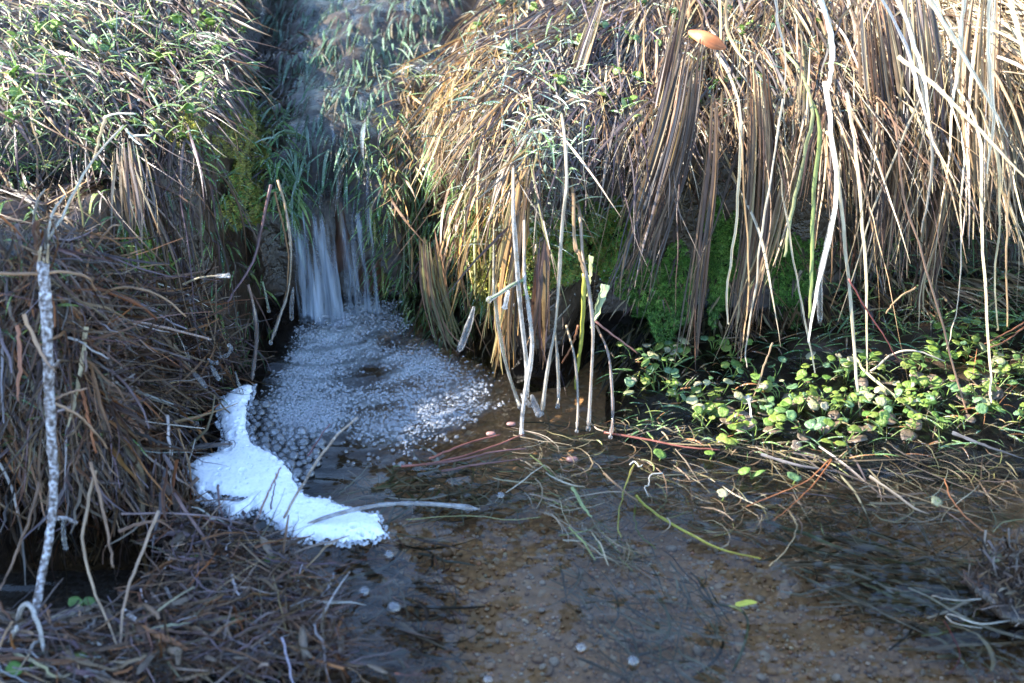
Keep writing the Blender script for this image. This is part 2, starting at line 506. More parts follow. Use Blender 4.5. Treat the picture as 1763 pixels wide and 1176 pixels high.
def water_mat(name, rough=.03, bscale=60.0, bstr=.25, bdist=.004, stretch=(1, 1, 1), tint=(.93, .93, .88), aer=None):
    m, t, o = nt(name)
    tc = N(t, 'ShaderNodeTexCoord'); mp = N(t, 'ShaderNodeMapping'); mp.inputs['Scale'].default_value = stretch
    t.links.new(tc.outputs['Object'], mp.inputs['Vector'])
    n1 = N(t, 'ShaderNodeTexNoise', i_Scale=bscale, i_Detail=2.5); t.links.new(mp.outputs[0], n1.inputs['Vector'])
    bm = N(t, 'ShaderNodeBump', i_Strength=bstr, i_Distance=bdist); t.links.new(n1.outputs[0], bm.inputs['Height'])
    fr = N(t, 'ShaderNodeFresnel', i_IOR=1.36); t.links.new(bm.outputs[0], fr.inputs['Normal'])
    gl = N(t, 'ShaderNodeBsdfGlossy', i_Roughness=rough); t.links.new(bm.outputs[0], gl.inputs['Normal'])
    tp = N(t, 'ShaderNodeBsdfTransparent'); tp.inputs[0].default_value = (*tint, 1)
    mx = N(t, 'ShaderNodeMixShader'); t.links.new(fr.outputs[0], mx.inputs[0]); t.links.new(tp.outputs[0], mx.inputs[1]); t.links.new(gl.outputs[0], mx.inputs[2])
    t.links.new(mx.outputs[0], o.inputs[0])
    return m
M['water'] = water_mat('pool_water', stretch=(1, 2.0, 1), bscale=17, bstr=.42, bdist=.008)

def streak_water(name, cover=(.36, .78), scale=(34, 13, 1), white=(.60, .70, .82), ior=1.16):
    """running water: clear film, whitened in strands where air is drawn in"""
    m, t, o = nt(name)
    sa = N(t, 'ShaderNodeAttribute', attribute_name='st')
    mp = N(t, 'ShaderNodeMapping'); mp.inputs['Scale'].default_value = scale
    t.links.new(sa.outputs['Vector'], mp.inputs['Vector'])
    n1 = N(t, 'ShaderNodeTexNoise', i_Scale=1.0, i_Detail=4.0); t.links.new(mp.outputs[0], n1.inputs['Vector'])
    sx = N(t, 'ShaderNodeSeparateXYZ'); t.links.new(sa.outputs['Vector'], sx.inputs[0])
    air = mathn(t, 'ADD', n1.outputs[0], sx.outputs[2])
    fac = ramp(t, air, [(cover[0], 0.0), (cover[1], .85)])
    bm = N(t, 'ShaderNodeBump', i_Strength=.6, i_Distance=.004); t.links.new(n1.outputs[0], bm.inputs['Height'])
    fr = N(t, 'ShaderNodeFresnel', i_IOR=ior); t.links.new(bm.outputs[0], fr.inputs['Normal'])
    gl = N(t, 'ShaderNodeBsdfGlossy', i_Roughness=.15); t.links.new(bm.outputs[0], gl.inputs['Normal'])
    tp = N(t, 'ShaderNodeBsdfTransparent'); tp.inputs[0].default_value = (.92, .94, .93, 1)
    mx = N(t, 'ShaderNodeMixShader'); t.links.new(mathn(t, 'MULTIPLY', fr.outputs[0], .16), mx.inputs[0]); t.links.new(tp.outputs[0], mx.inputs[1]); t.links.new(gl.outputs[0], mx.inputs[2])
    df = N(t, 'ShaderNodeBsdfDiffuse'); df.inputs[0].default_value = (*white, 1)
    tl = N(t, 'ShaderNodeBsdfTranslucent'); tl.inputs[0].default_value = (*white, 1)
    m2 = N(t, 'ShaderNodeMixShader', i_0=.35); t.links.new(df.outputs[0], m2.inputs[1]); t.links.new(tl.outputs[0], m2.inputs[2])
    m3 = N(t, 'ShaderNodeMixShader'); t.links.new(fac, m3.inputs[0]); t.links.new(mx.outputs[0], m3.inputs[1]); t.links.new(m2.outputs[0], m3.inputs[2])
    t.links.new(m3.outputs[0], o.inputs[0])
    return m
M['fall'] = streak_water('falling_water')
M['channel_water'] = streak_water('channel_water', cover=(.55, .95), scale=(40, 5, 1), ior=1.12)

def ice_mat(name, milk=.25):
    m, t, o = nt(name)
    tc = N(t, 'ShaderNodeTexCoord')
    n1 = N(t, 'ShaderNodeTexNoise', i_Scale=140.0, i_Detail=2.0); t.links.new(tc.outputs['Object'], n1.inputs['Vector'])
    bm = N(t, 'ShaderNodeBump', i_Strength=.25, i_Distance=.0012); t.links.new(n1.outputs[0], bm.inputs['Height'])
    fr = N(t, 'ShaderNodeFresnel', i_IOR=1.45); t.links.new(bm.outputs[0], fr.inputs['Normal'])
    gl = N(t, 'ShaderNodeBsdfGlossy', i_Roughness=.06); t.links.new(bm.outputs[0], gl.inputs['Normal'])
    tp = N(t, 'ShaderNodeBsdfRefraction', i_IOR=1.2, i_Roughness=.02); t.links.new(bm.outputs[0], tp.inputs['Normal'])
    tp2 = N(t, 'ShaderNodeBsdfTransparent')
    m0 = N(t, 'ShaderNodeMixShader', i_0=.8); t.links.new(tp.outputs[0], m0.inputs[1]); t.links.new(tp2.outputs[0], m0.inputs[2])
    mx = N(t, 'ShaderNodeMixShader'); t.links.new(fr.outputs[0], mx.inputs[0]); t.links.new(m0.outputs[0], mx.inputs[1]); t.links.new(gl.outputs[0], mx.inputs[2])
    df = N(t, 'ShaderNodeBsdfDiffuse'); df.inputs[0].default_value = (.86, .89, .93, 1)
    tl = N(t, 'ShaderNodeBsdfTranslucent'); tl.inputs[0].default_value = (.86, .89, .93, 1)
    m2 = N(t, 'ShaderNodeMixShader', i_0=.6); t.links.new(df.outputs[0], m2.inputs[1]); t.links.new(tl.outputs[0], m2.inputs[2])
    f = ramp(t, n1.outputs[0], [(.35, milk * .3), (.7, min(1, milk * 1.7))])
    m3 = N(t, 'ShaderNodeMixShader'); t.links.new(f, m3.inputs[0]); t.links.new(mx.outputs[0], m3.inputs[1]); t.links.new(m2.outputs[0], m3.inputs[2])
    t.links.new(m3.outputs[0], o.inputs[0])
    return m
M['ice'] = ice_mat('clear_ice', .12)
M['milkice'] = ice_mat('milky_ice', .34)

def bubble_mat(name, ior=1.7, body=.10):
    m, t, o = nt(name)
    fr = N(t, 'ShaderNodeFresnel', i_IOR=ior)
    gl = N(t, 'ShaderNodeBsdfGlossy', i_Roughness=.05)
    tp = N(t, 'ShaderNodeBsdfTransparent'); df = N(t, 'ShaderNodeBsdfDiffuse'); df.inputs[0].default_value = (.8, .84, .9, 1)
    m0 = N(t, 'ShaderNodeMixShader', i_0=body); t.links.new(tp.outputs[0], m0.inputs[1]); t.links.new(df.outputs[0], m0.inputs[2])
    mx = N(t, 'ShaderNodeMixShader'); t.links.new(fr.outputs[0], mx.inputs[0]); t.links.new(m0.outputs[0], mx.inputs[1]); t.links.new(gl.outputs[0], mx.inputs[2])
    t.links.new(mx.outputs[0], o.inputs[0])
    return m
M['bubble'] = bubble_mat('bubble_film', 1.75, .10)
M['froth'] = bubble_mat('froth_film', 1.5, .20)
M['rim'] = bubble_mat('foam_rim_film', 1.4, .45)

def foam_mat():
    m, t, o = nt('white_foam')
    tc = N(t, 'ShaderNodeTexCoord')
    v = N(t, 'ShaderNodeTexVoronoi', i_Scale=330.0); t.links.new(tc.outputs['Object'], v.inputs['Vector'])
    v2 = N(t, 'ShaderNodeTexVoronoi', i_Scale=95.0); t.links.new(tc.outputs['Object'], v2.inputs['Vector'])
    n1 = N(t, 'ShaderNodeTexNoise', i_Scale=30.0, i_Detail=3.0); t.links.new(tc.outputs['Object'], n1.inputs['Vector'])
    c = ramp(t, v.outputs['Distance'], [(.0, (.70, .73, .78)), (.5, (.86, .88, .9))])
    b = N(t, 'ShaderNodeBsdfPrincipled', i_Roughness=.5); t.links.new(c, b.inputs['Base Color'])
    b.inputs['Subsurface Weight'].default_value = .4
    b.inputs['Subsurface Radius'].default_value = (.006, .006, .007)
    b.inputs['Subsurface Scale'].default_value = 1.0
    bm = N(t, 'ShaderNodeBump', i_Strength=.22, i_Distance=.0015)
    t.links.new(mathn(t, 'ADD', v.outputs['Distance'], mathn(t, 'MULTIPLY', n1.outputs[0], 2.0)), bm.inputs['Height'])
    t.links.new(bm.outputs[0], b.inputs['Normal']); t.links.new(b.outputs[0], o.inputs[0])
    return m
M['foam'] = foam_mat()

def bark_mat():
    m, t, o = nt('frosted_bark')
    sa = N(t, 'ShaderNodeAttribute', attribute_name='st'); tc = N(t, 'ShaderNodeTexCoord')
    n1 = N(t, 'ShaderNodeTexNoise', i_Scale=420.0, i_Detail=5.0); t.links.new(tc.outputs['Object'], n1.inputs['Vector'])
    mp = N(t, 'ShaderNodeMapping'); mp.inputs['Scale'].default_value = (260, 260, 330); t.links.new(tc.outputs['Object'], mp.inputs['Vector'])
    n2 = N(t, 'ShaderNodeTexNoise', i_Scale=1.0, i_Detail=4.0); t.links.new(mp.outputs[0], n2.inputs['Vector'])
    c = ramp(t, n2.outputs[0], [(.34, (.05, .036, .028)), (.45, (.16, .13, .12)), (.56, (.36, .34, .35)), (.72, (.66, .67, .70))])
    c = mixc(t, 'MIX', ramp(t, n1.outputs[0], [(.5, .0), (.62, .5)]), c, (.07, .05, .04))
    b = N(t, 'ShaderNodeBsdfPrincipled', i_Roughness=.65); t.links.new(c, b.inputs['Base Color'])
    bm = N(t, 'ShaderNodeBump', i_Strength=1.0, i_Distance=.0025); t.links.new(n2.outputs[0], bm.inputs['Height'])
    t.links.new(bm.outputs[0], b.inputs['Normal']); t.links.new(b.outputs[0], o.inputs[0])
    return m
M['bark'] = bark_mat()

def plain_mat(name, c, rough=.6):
    m, t, o = nt(name)
    tc = N(t, 'ShaderNodeTexCoord'); n1 = N(t, 'ShaderNodeTexNoise', i_Scale=40.0, i_Detail=5.0); t.links.new(tc.outputs['Object'], n1.inputs['Vector'])
    cc = mixc(t, 'MULTIPLY', .8, c, ramp(t, n1.outputs[0], [(.3, .45), (.7, 1.2)]))
    b = N(t, 'ShaderNodeBsdfPrincipled', i_Roughness=rough); t.links.new(cc, b.inputs['Base Color'])
    t.links.new(b.outputs[0], o.inputs[0])
    return m
M['rock'] = plain_mat('red_brown_rock', (.08, .036, .022), .35)
M['meadow'] = plain_mat('meadow', (.10, .09, .045), .8)
M['trunk'] = plain_mat('pine_bark', (.10, .07, .05), .85)

# ------------------------------------------------------------------ setting: bed, banks, water
def grid_mesh(name, xs, ys, Z, keep=None):
    nx, ny = len(xs), len(ys)
    X, Y = np.meshgrid(xs, ys, indexing='xy')
    V = np.stack([X, Y, Z], -1).reshape(-1, 3)
    i = (np.arange(ny - 1)[:, None] * nx + np.arange(nx - 1)[None])
    F = np.stack([i, i + 1, i + nx + 1, i + nx], -1).reshape(-1, 4)
    if keep is not None:
        F = F[keep.reshape(-1)[F].any(1)]
    used = np.unique(F); mp = np.zeros(len(V), np.int32); mp[used] = np.arange(len(used))
    return mesh_np(name, V[used], [mp[F]])

xs = np.concatenate([[-9, -6, -4, -2.8, -2, -1.6], np.arange(-1.3, 1.3001, .008), [1.6, 2, 2.8, 4, 6, 9]])
ys = np.concatenate([[-3, -1.5, -.6, -.1, .2], np.arange(.36, 2.4, .008), [2.6, 3, 3.6, 4.5, 6, 8.8]])
X, Y = np.meshgrid(xs, ys)
Z = bank_z(X, Y)
o = add('bank', grid_mesh('bank', xs, ys, Z, Z > -.085), M['soil']); tag(o, kind='structure')

xs2 = np.concatenate([[-9, -4, -2, -1.3], np.arange(-1.0, 1.0001, .014), [1.3, 2, 4, 9]])
ys2 = np.concatenate([[-3, -1, -.2, .2], np.arange(.4, 1.6, .014), [2, 3, 9]])
X, Y = np.meshgrid(xs2, ys2)
def bed_z(x, y):
    return -.034 - .03 * np.exp(-(((x + .13) / .16) ** 2 + ((y - 1.15) / .13) ** 2)) - .03 * smooth(-.1, -.4, x) + .012 * fbm(x * 9, y * 9, 5) + .004 * fbm(x * 45, y * 45, 8)
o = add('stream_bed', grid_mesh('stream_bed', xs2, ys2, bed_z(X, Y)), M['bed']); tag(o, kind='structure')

# meadow that carries on to the horizon behind and beside the banks
ring = []
for (x0, x1, y0, y1) in ((-400, -8.9, -400, 400), (8.9, 400, -400, 400), (-9, 9, 8.7, 400), (-9, 9, -400, -2.9)):
    ring.append([(x0, y0), (x1, y0), (x1, y1), (x0, y1)])
V = [(a, b, .33 if q < 2 or q == 2 else .2) for q, r in enumerate(ring) for a, b in r]
o = add('meadow', mesh_np('meadow', V, [np.arange(16).reshape(4, 4)], smooth_sh=False), M['meadow']); tag(o, kind='structure')

# pool surface with rings running out from the fall
xs3 = np.concatenate([[-8.8, -4, -2, -1.2], np.arange(-.9, .9001, .005), [1.2, 2, 4, 8.8]])
ys3 = np.concatenate([[-2.8, -1, -.2, .3], np.arange(.55, 1.42, .005), [1.6]])
X, Y = np.meshgrid(xs3, ys3)
fx, fy = -.185, 1.262
rr = np.hypot(X - fx, Y - fy)
Z = .0042 * np.sin(rr * 2 * np.pi / .029 + 5 * fbm(X * 16, Y * 16, 4)) * np.exp(-rr / .13)
Z += .0016 * fbm(X * 16, Y * 34, 21) + .0005 * fbm(X * 60, Y * 90, 22)
for bx, by in ((562, 1004), (627, 1018), (678, 1046), (670, 955), (1000, 1115), (1090, 1138)):
    c = gz0(bx, by); q = np.hypot(X - c[0], Y - c[1])
    Z += .0008 * np.cos(q * 2 * np.pi / .009) * np.exp(-q / .008)
o = add('water', grid_mesh('water', xs3, ys3, Z), M['water']); tag(o, kind='structure')
def water_z(p):
    return .001

# channel water: a film that runs down the channel to the lip and drops into the pool
def water_strip(name, x_top, x_lip, x_foot, hw_top, hw_lip, hw_foot, y_top, mat, air_top, air_foot, off=.010, lipz=None, reach=.03, ns=70, ntt=36, label=None):
    n1 = int(ns * .62); n2 = ns - n1
    ylip = 1.305
    t1 = np.linspace(0, 1, n1)
    yc = y_top + (ylip - .012 - y_top) * t1
    xc = x_top + (x_lip - x_top) * t1 ** .8
    hw = hw_top + (hw_lip - hw_top) * t1 ** .7
    u = np.linspace(-1, 1, ntt)
    X1 = xc[:, None] + hw[:, None] * u[None]
    Y1 = yc[:, None] + 0 * u[None]
    cz = tz(X1, np.maximum(Y1, ylip + .012))
    zc = cz[:, ntt // 3: 2 * ntt // 3].mean(1)
    # the film lies in the channel: nearly level across, hugging its slope
    k = np.ones(7) / 7; zc = np.convolve(np.pad(zc, 3, 'edge'), k, 'valid')
    if lipz is not None: zc = zc + (lipz - zc[-1]) * t1 ** 6
    Z1 = zc[:, None] + off + .006 * u[None] ** 2 + .004 * fbm(u[None] * 9 + 0 * yc[:, None], yc[:, None] * 9, 31)
    t2 = np.linspace(0, 1, n2 + 1)[1:]
    z0 = Z1[-1].mean()
    zf = z0 * (1 - t2 ** 1.7) - .004 * t2
    yf = Y1[-1].mean() - reach * t2 ** .8
    xf = x_lip + (x_foot - x_lip) * t2
    hf = hw_lip + (hw_foot - hw_lip) * t2
    X2 = xf[:, None] + hf[:, None] * u[None] + .002 * fbm(u[None] * 6, t2[:, None] * 3, 33)
    wob = .012 * fbm(u[None] * 8 + 0 * t2[:, None], t2[:, None] * 1.3, 35) * np.minimum(1, t2 * 3)[:, None] - .010 * (1 - u[None] ** 2)
    Y2 = yf[:, None] + wob
    Z2 = np.repeat(zf[:, None], ntt, 1) + (Z1[-1] - z0)[None] * (1 - t2)[:, None]
    V = np.stack([np.concatenate([X1, X2]), np.concatenate([Y1, Y2]), np.concatenate([Z1, Z2])], -1)
    S = ns
    i = np.arange(S - 1)[:, None] * ntt + np.arange(ntt - 1)[None]
    F = np.stack([i, i + ntt, i + ntt + 1, i + 1], -1).reshape(-1, 4)
    L = np.concatenate([[0], np.cumsum(np.linalg.norm(np.diff(V[:, ntt // 2], axis=0), axis=-1))])
    air = np.concatenate([np.full(n1, air_top), air_top + (air_foot - air_top) * t2 ** .5])
    edge = -.12 * np.abs(u) ** 6
    st = np.stack([np.repeat((u * hw_lip)[None] * 6, S, 0), np.repeat(L[:, None], ntt, 1), air[:, None] + edge[None]], -1).reshape(-1, 3)
    me = mesh_np(name, V.reshape(-1, 3), [F], None, st)
    return me
me = water_strip('waterfall', -.215, -.199, -.194, .070, .020, .024, 1.9, None, -.30, .18)
o = add('waterfall', me, M['fall']); tag(o, kind='structure')
me = water_strip('waterfall', -.18, -.160, -.154, .03, .018, .020, 1.50, None, -.18, -.01, off=.004, lipz=.10, reach=.018, ns=50, ntt=24)
o = add('waterfall', me, M['fall']); tag(o, kind='structure')

# ------------------------------------------------------------------ pebbles and gravel
def blob(seed, sub=2, jit=.22, flat=.6):
    import bmesh
    bm = bmesh.new(); bmesh.ops.create_icosphere(bm, subdivisions=sub, radius=1)
    r = np.random.default_rng(seed)
    off = r.random(3) * 50
    V = np.array([v.co[:] for v in bm.verts]); F = np.array([[v.index for v in f.verts] for f in bm.faces]); bm.free()
    d = 1 + jit * 2 * (vnoise(V[:, 0] * 1.1 + off[0], V[:, 1] * 1.1 + off[1] + V[:, 2], seed) + .5 * vnoise(V[:, 2] * 2.3 + off[2], V[:, 0] * 2.3, seed + 4))
    V = V * d[:, None] * np.array([1, .8 + .2 * r.random(), flat])
    return V, F
peb = [mesh_np('pebble', *(lambda v, f: (v, [f]))(*blob(s, 2))) for s in range(6)]
for m_ in peb: m_.materials.append(M['pebble'])
bed_px = [(700, 960), (850, 900), (1000, 900), (1120, 900), (1300, 930), (1500, 930), (1660, 960), (1690, 1176), (760, 1176), (690, 1060)]
q = in_poly_px(bed_px, 260)
g = gz0(q[:, 0], q[:, 1], -.03)
zb = bed_z(g[:, 0], g[:, 1])
for i in range(len(g)):
    o = bpy.data.objects.new('pebble', peb[i % 6]); col_main.objects.link(o)
    s = .0022 + .0030 * rng.random() ** 2
    o.location = (g[i, 0], g[i, 1], zb[i] + s * .25); o.scale = (s, s, s)
    o.rotation_euler = (rng.random() * .5, rng.random() * .5, rng.random() * 6.28)
    tag(o, 'small orange-brown pebble lying on the gravel bed under shallow water', 'pebble', 'pebbles on the stream bed')
for (px, py, s, lab) in ((845, 748, .0042, 'pinkish flat pebble beside the red stems at the pool edge'), (880, 731, .0042, 'small pink pebble behind the ice coated reeds at the pool edge'),
                         (985, 792, .005, 'reddish pebble by the frosted grass heap in mid pool')):
    c = gz0(px, py, .000)
    o = bpy.data.objects.new('pebble', peb[2].copy()); col_main.objects.link(o)
    o.data.materials.clear(); o.data.materials.append(plain_mat('pink_stone', (.26, .14, .12), .35))
    o.location = c; o.scale = (s, s, s); tag(o, lab, 'pebble')
# fine gravel between them
v0, f0 = blob(40, 1)
q = in_poly_px([(560, 900), (1000, 830), (1763, 900), (1763, 1176), (600, 1176)], 3800)
g = gz0(q[:, 0], q[:, 1], -.03); s = .0010 + .0016 * rng.random(len(g)) ** 1.5
an = rng.random(len(g)) * 6.28
c_, s_ = np.cos(an), np.sin(an)
vv = v0[None] * s[:, None, None]
vv = np.stack([vv[..., 0] * c_[:, None] - vv[..., 1] * s_[:, None], vv[..., 0] * s_[:, None] + vv[..., 1] * c_[:, None], vv[..., 2]], -1)
vv += np.stack([g[:, 0], g[:, 1], bed_z(g[:, 0], g[:, 1]) + s * .2], -1)[:, None]
ff = (f0[None] + (np.arange(len(g)) * len(v0))[:, None, None]).reshape(-1, 3)
gc = np.repeat(pick([(.24, .13, .06), (.46, .22, .09), (.54, .27, .12), (.32, .22, .15), (.58, .41, .27)], len(g)), len(v0), 0)
def attr_mat(name, rough=.6):
    m, t, o = nt(name); ca = N(t, 'ShaderNodeAttribute', attribute_name='col')
    b = N(t, 'ShaderNodeBsdfPrincipled', i_Roughness=rough); t.links.new(ca.outputs['Color'], b.inputs['Base Color']); t.links.new(b.outputs[0], o.inputs[0]); return m
M['gravel'] = attr_mat('gravel')
o = add('gravel', mesh_np('gravel', vv.reshape(-1, 3), [ff], gc), M['gravel'])
tag(o, 'fine orange and brown gravel on the stream bed', 'gravel', kind='stuff')

# red-brown wet rock behind the thin right-hand fall
for (px, py, y, s, lab) in ((590, 420, 1.325, (.026, .018, .045), 'red-brown wet rock behind the thin right strand of the waterfall'),
                            (648, 470, 1.325, (.018, .016, .03), 'dark wet rock right of the waterfall under the hanging grass'),
                            (545, 300, 1.37, (.022, .02, .014), 'wet red-brown stone under the lip of the waterfall')):
    c = at(px, py, y); v, f = blob(int(px), 3, .5, 1.0)
    o = add('rock', mesh_np('rock', v * np.array(s) + c, [f]), M['rock'], loc=c); tag(o, lab, 'rock')

# ------------------------------------------------------------------ thatch of dead sedge hanging over the banks
TAN = [(.46, .34, .19), (.55, .43, .27), (.36, .25, .14), (.60, .52, .38), (.30, .2, .11)]
GREY = [(.20, .16, .15), (.26, .22, .20), (.15, .11, .10), (.33, .29, .26), (.12, .08, .06)]
BROWN = [(.17, .10, .06), (.11, .065, .04), (.24, .15, .09), (.30, .19, .10), (.08, .05, .035)]
PURPLE = [(.16, .11, .12), (.24, .19, .20), (.12, .08, .09), (.32, .27, .27)]
GOLD = [(.55, .36, .14), (.48, .28, .10), (.62, .46, .22), (.40, .24, .10)]

def dim(pal, f): return [tuple(v * f for v in c) for c in pal]
BR2 = BROWN; GREY = dim(GREY, .62); BROWN = dim(BROWN, .62); PURPLE = dim(PURPLE, .62)
def tussock(name, label, xr, yr, n, dirx, S, h, k, wid, pal, pw=None, nparts=60, mat='straw', lift=.10, off=.002, jd=.30, group=None, cat='sedge', zend=(.08, .16), low=.15, zlow=.02, curl=.05):
    """a clump of dead sedge rooted on the bank top: its largest blades are parts, the fine thatch one more"""
    x = xr[0] + (xr[1] - xr[0]) * rng.random(n)
    y = yr[0] + (yr[1] - yr[0]) * rng.random(n) ** 1.2
    o_ = off + .007 * rng.random(n) ** 1.5
    p0 = np.stack([x, y, tz(x, y) + o_], -1)
    dx = dirx(x) if callable(dirx) else dirx
    v0 = np.stack([dx + jd * rng.normal(size=n), -np.ones(n), lift * rng.random(n)], -1)
    hh = h * (.65 + .7 * rng.random(n)); kk = k * (.5 + rng.random(n))
    P = march(p0, v0, S, hh, kk, o_, curl)
    # each blade breaks off at its own height above the water
    ze = zend[0] + (zend[1] - zend[0]) * rng.random(n)
    m_ = rng.random(n) < low; ze = np.where(m_, zlow + (zend[0] - zlow) * rng.random(n), ze)
    below = P[..., 2] < ze[:, None]
    last = np.where(below.any(1), below.argmax(1), S - 1).clip(3, S - 1)
    tt = np.linspace(0, 1, S)[None] * last[:, None]; i0 = np.clip(tt.astype(int), 0, S - 2); f = (tt - i0)[..., None]
    a = np.arange(n)[:, None]; P = P[a, i0] * (1 - f) + P[a, i0 + 1] * f
    P[..., 0] += .004 * fbm(P[..., 1] * 12 + P[..., 2] * 12, np.arange(n)[:, None] * 3.7 + 0 * P[..., 0], 51)
    Wd = (wid * (.35 + .9 * rng.random(n) ** 1.5))[:, None] * taper(S)[None]
    up = np.zeros_like(P); up[..., 2] = .5; up[..., 1] = -1.0
    up = up + .5 * rng.normal(size=(n, 1, 3)) * np.array([1, .4, .2])
    C = pick(pal, n, .22, pw)
    rb = Ribs(P, Wd, norm(up), C, fold=.3, tipcol=C * np.array([.75, .68, .6]))
    base = (np.mean(xr), np.mean(yr), float(tz(np.mean(xr), np.mean(yr))))
    root = empty(name, base); tag(root, label, cat, group)
    order = np.argsort(-(Wd.max(1) * 60 - P[:, -1, 1] * .25 + .05 * rng.random(n)))
    big, rest = order[:nparts], order[nparts:]
    for i in big: add('blade', rb.single('blade', i), M[mat], root)
    if len(rest):
        t_ = add('thatch', rb.joined('thatch', rest), M[mat], root); t_['kind'] = 'stuff'
    return root

comb_r = lambda x: -.34 + .62 * np.clip((x - .02) / .5, -.2, 1.3)
# right bank, from the channel to the right edge of the picture
tussock('sedge_tussock', 'golden brown wet sedge thatch with ice beads on the rounded bank right of the channel', (-.13, .03), (1.235, 1.66), 1500, -.15, 12, .009, .14, .0011, GOLD + TAN[:3] + GREY[:2], None, 60, 'straw', zend=(.12, .18), low=.1, zlow=.07)
tussock('sedge_tussock', 'grey and tan sedge combed down the bank under the small round green leaves', (.02, .17), (1.20, 1.72), 2000, lambda x: comb_r(x) - .1, 16, .011, .14, .0012, TAN + GREY + PURPLE + PURPLE, None, 90, 'wetstraw', zend=(.13, .18), low=.1, zlow=.07, curl=.03)
tussock('sedge_tussock', 'brown and grey sedge hanging over the dark hollow below the orange leaf', (.14, .31), (1.25, 1.75), 1900, comb_r, 17, .014, .13, .0013, TAN + TAN + GREY + BR2, None, 90, 'straw', zend=(.16, .23), low=.06, curl=.018)
tussock('sedge_tussock', 'tall brown sedge clump hanging in broad bundles left of the bright straw', (.29, .44), (1.27, 1.80), 1900, comb_r, 18, .015, .11, .0014, TAN + TAN + BR2 + GREY, None, 90, 'straw', zend=(.13, .24), low=.10, curl=.018)
tussock('sedge_tussock', 'bright bleached straw tussock arching down at the top right corner', (.42, .66), (1.28, 1.80), 1500, lambda x: comb_r(x) + .05, 18, .018, .09, .0014, [TAN[0], TAN[1], TAN[3], TAN[3], BROWN[3]], None, 90, 'straw', lift=.6, zend=(.09, .24), low=.15, curl=.018)
tussock('sedge_tussock', 'straw tussock hanging at the far right edge of the picture', (.60, 1.2), (1.24, 1.75), 500, .2, 17, .020, .08, .0026, TAN + BROWN, None, 30, 'straw', lift=.4, zend=(.1, .2), curl=.018)
# left bank
tussock('sedge_tussock', 'bright frosted dead sedge on the sunlit bank top at the upper left', (-.75, -.38), (1.14, 1.60), 1300, .42, 12, .009, .14, .0013, TAN[:4] + PURPLE + GREY[:2], None, 70, 'wetstraw', zend=(.20, .24), jd=.55, low=.12, zlow=.10)
tussock('sedge_tussock', 'wet purple-brown sedge combed towards the channel on the left bank', (-.40, -.25), (1.19, 1.75), 1600, .40, 12, .008, .14, .0012, PURPLE + GREY + BROWN[:3], None, 70, 'wetstraw', zend=(.175, .22), jd=.55, low=.12, zlow=.10)
tussock('sedge_tussock', 'dark dripping sedge hanging down the left bank face beside the waterfall', (-.34, -.24), (1.165, 1.25), 140, .25, 14, .013, .25, .0010, BROWN + PURPLE[:2], None, 50, 'wetstraw', zend=(.03, .12), low=.3, zlow=.005)
tussock('sedge_tussock', 'dark wet sedge hanging behind the frosted twig on the left bank face', (-.70, -.33), (1.12, 1.20), 170, .12, 14, .014, .25, .0012, BROWN + GREY + TAN[:1], None, 50, 'wetstraw', zend=(.05, .15), low=.3)
tussock('sedge_tussock', 'dead grass hanging from the right channel wall beside the bubbling pool', (-.13, .02), (1.22, 1.33), 520, -.15, 14, .011, .25, .0013, BROWN + GOLD + [(.2, .2, .08)] * 2, None, 50, 'wetstraw', zend=(.02, .1), low=.3, zlow=.002)

# the bank tops further back, above the frame
tussock('sedge_tussock', 'dry sedge covering the right bank top above the picture frame', (-.05, 1.25), (1.68, 2.35), 1300, .05, 10, .016, .10, .0022, TAN + GREY, None, 10, 'straw')
tussock('sedge_tussock', 'dry sedge covering the left bank top above the picture frame', (-1.25, -.36), (1.55, 2.35), 1300, .2, 10, .016, .10, .0022, TAN + GREY, None, 10, 'straw')
# broad hanging bundles of matted blades, each a thing of its own
def bundle(label, pts, y0, y1, wpx, nb, pal, bw=.0017, n=16, frac=None):
    nb = int(nb * 1.7)
    pts = np.array(pts, float)
    yy = np.linspace(y0, y1, len(pts))
    C0 = at(pts[:, 0], pts[:, 1], yy)
    Pm = spline(C0, n)
    wm = wpx * 0.00055
    u = rng.uniform(-1, 1, nb); v = rng.uniform(-1, 1, nb)
    t = np.linspace(0, 1, n)
    neck = .55 + .6 * np.sin(np.pi * np.clip(t * .95, 0, 1)) - .45 * t
    P = np.repeat(Pm[None], nb, 0)
    P[..., 0] += u[:, None] * wm * .5 * neck[None] + .002 * fbm(t[None] * 3, np.arange(nb)[:, None] * 5.1, 61)
    P[..., 0] += .012 * rng.normal(size=(nb, 1)) * t[None] ** 2 * (wm / .03)
    P[..., 1] += v[:, None] * .014 - .014 * (1 - u[:, None] ** 2) * neck[None]
    ln = .6 + .45 * rng.random(nb); s0 = .22 * rng.random(nb)
    tt = np.clip(s0[:, None] + t[None] * (ln - s0)[:, None], 0, 1) * (n - 1); i0 = np.clip(tt.astype(int), 0, n - 2); f = (tt - i0)[..., None]
    a = np.arange(nb)[:, None]
    P = P[a, i0] * (1 - f) + P[a, i0 + 1] * f
    Wd = (bw * .75 * (.5 + rng.random(nb)))[:, None] * taper(n, .2, 1, .15, .2)[None]
    up = np.zeros_like(P); up[..., 1] = -1; up += .35 * rng.normal(size=(nb, 1, 3)); 
    rb = Ribs(P, Wd, norm(up), pick(pal, nb, .25), .3)
    root = empty('sedge_bundle', Pm[-1]); tag(root, label, 'sedge', 'matted bundles of hanging sedge')
    for i in range(nb): add('blade', rb.single('blade', i), M['straw'], root)
bundle('pale hanging straw bundle in the middle of the left bank face', [(215, 235), (222, 300), (232, 370), (240, 450)], 1.16, 1.10, 60, 22, TAN + GREY, .0012)
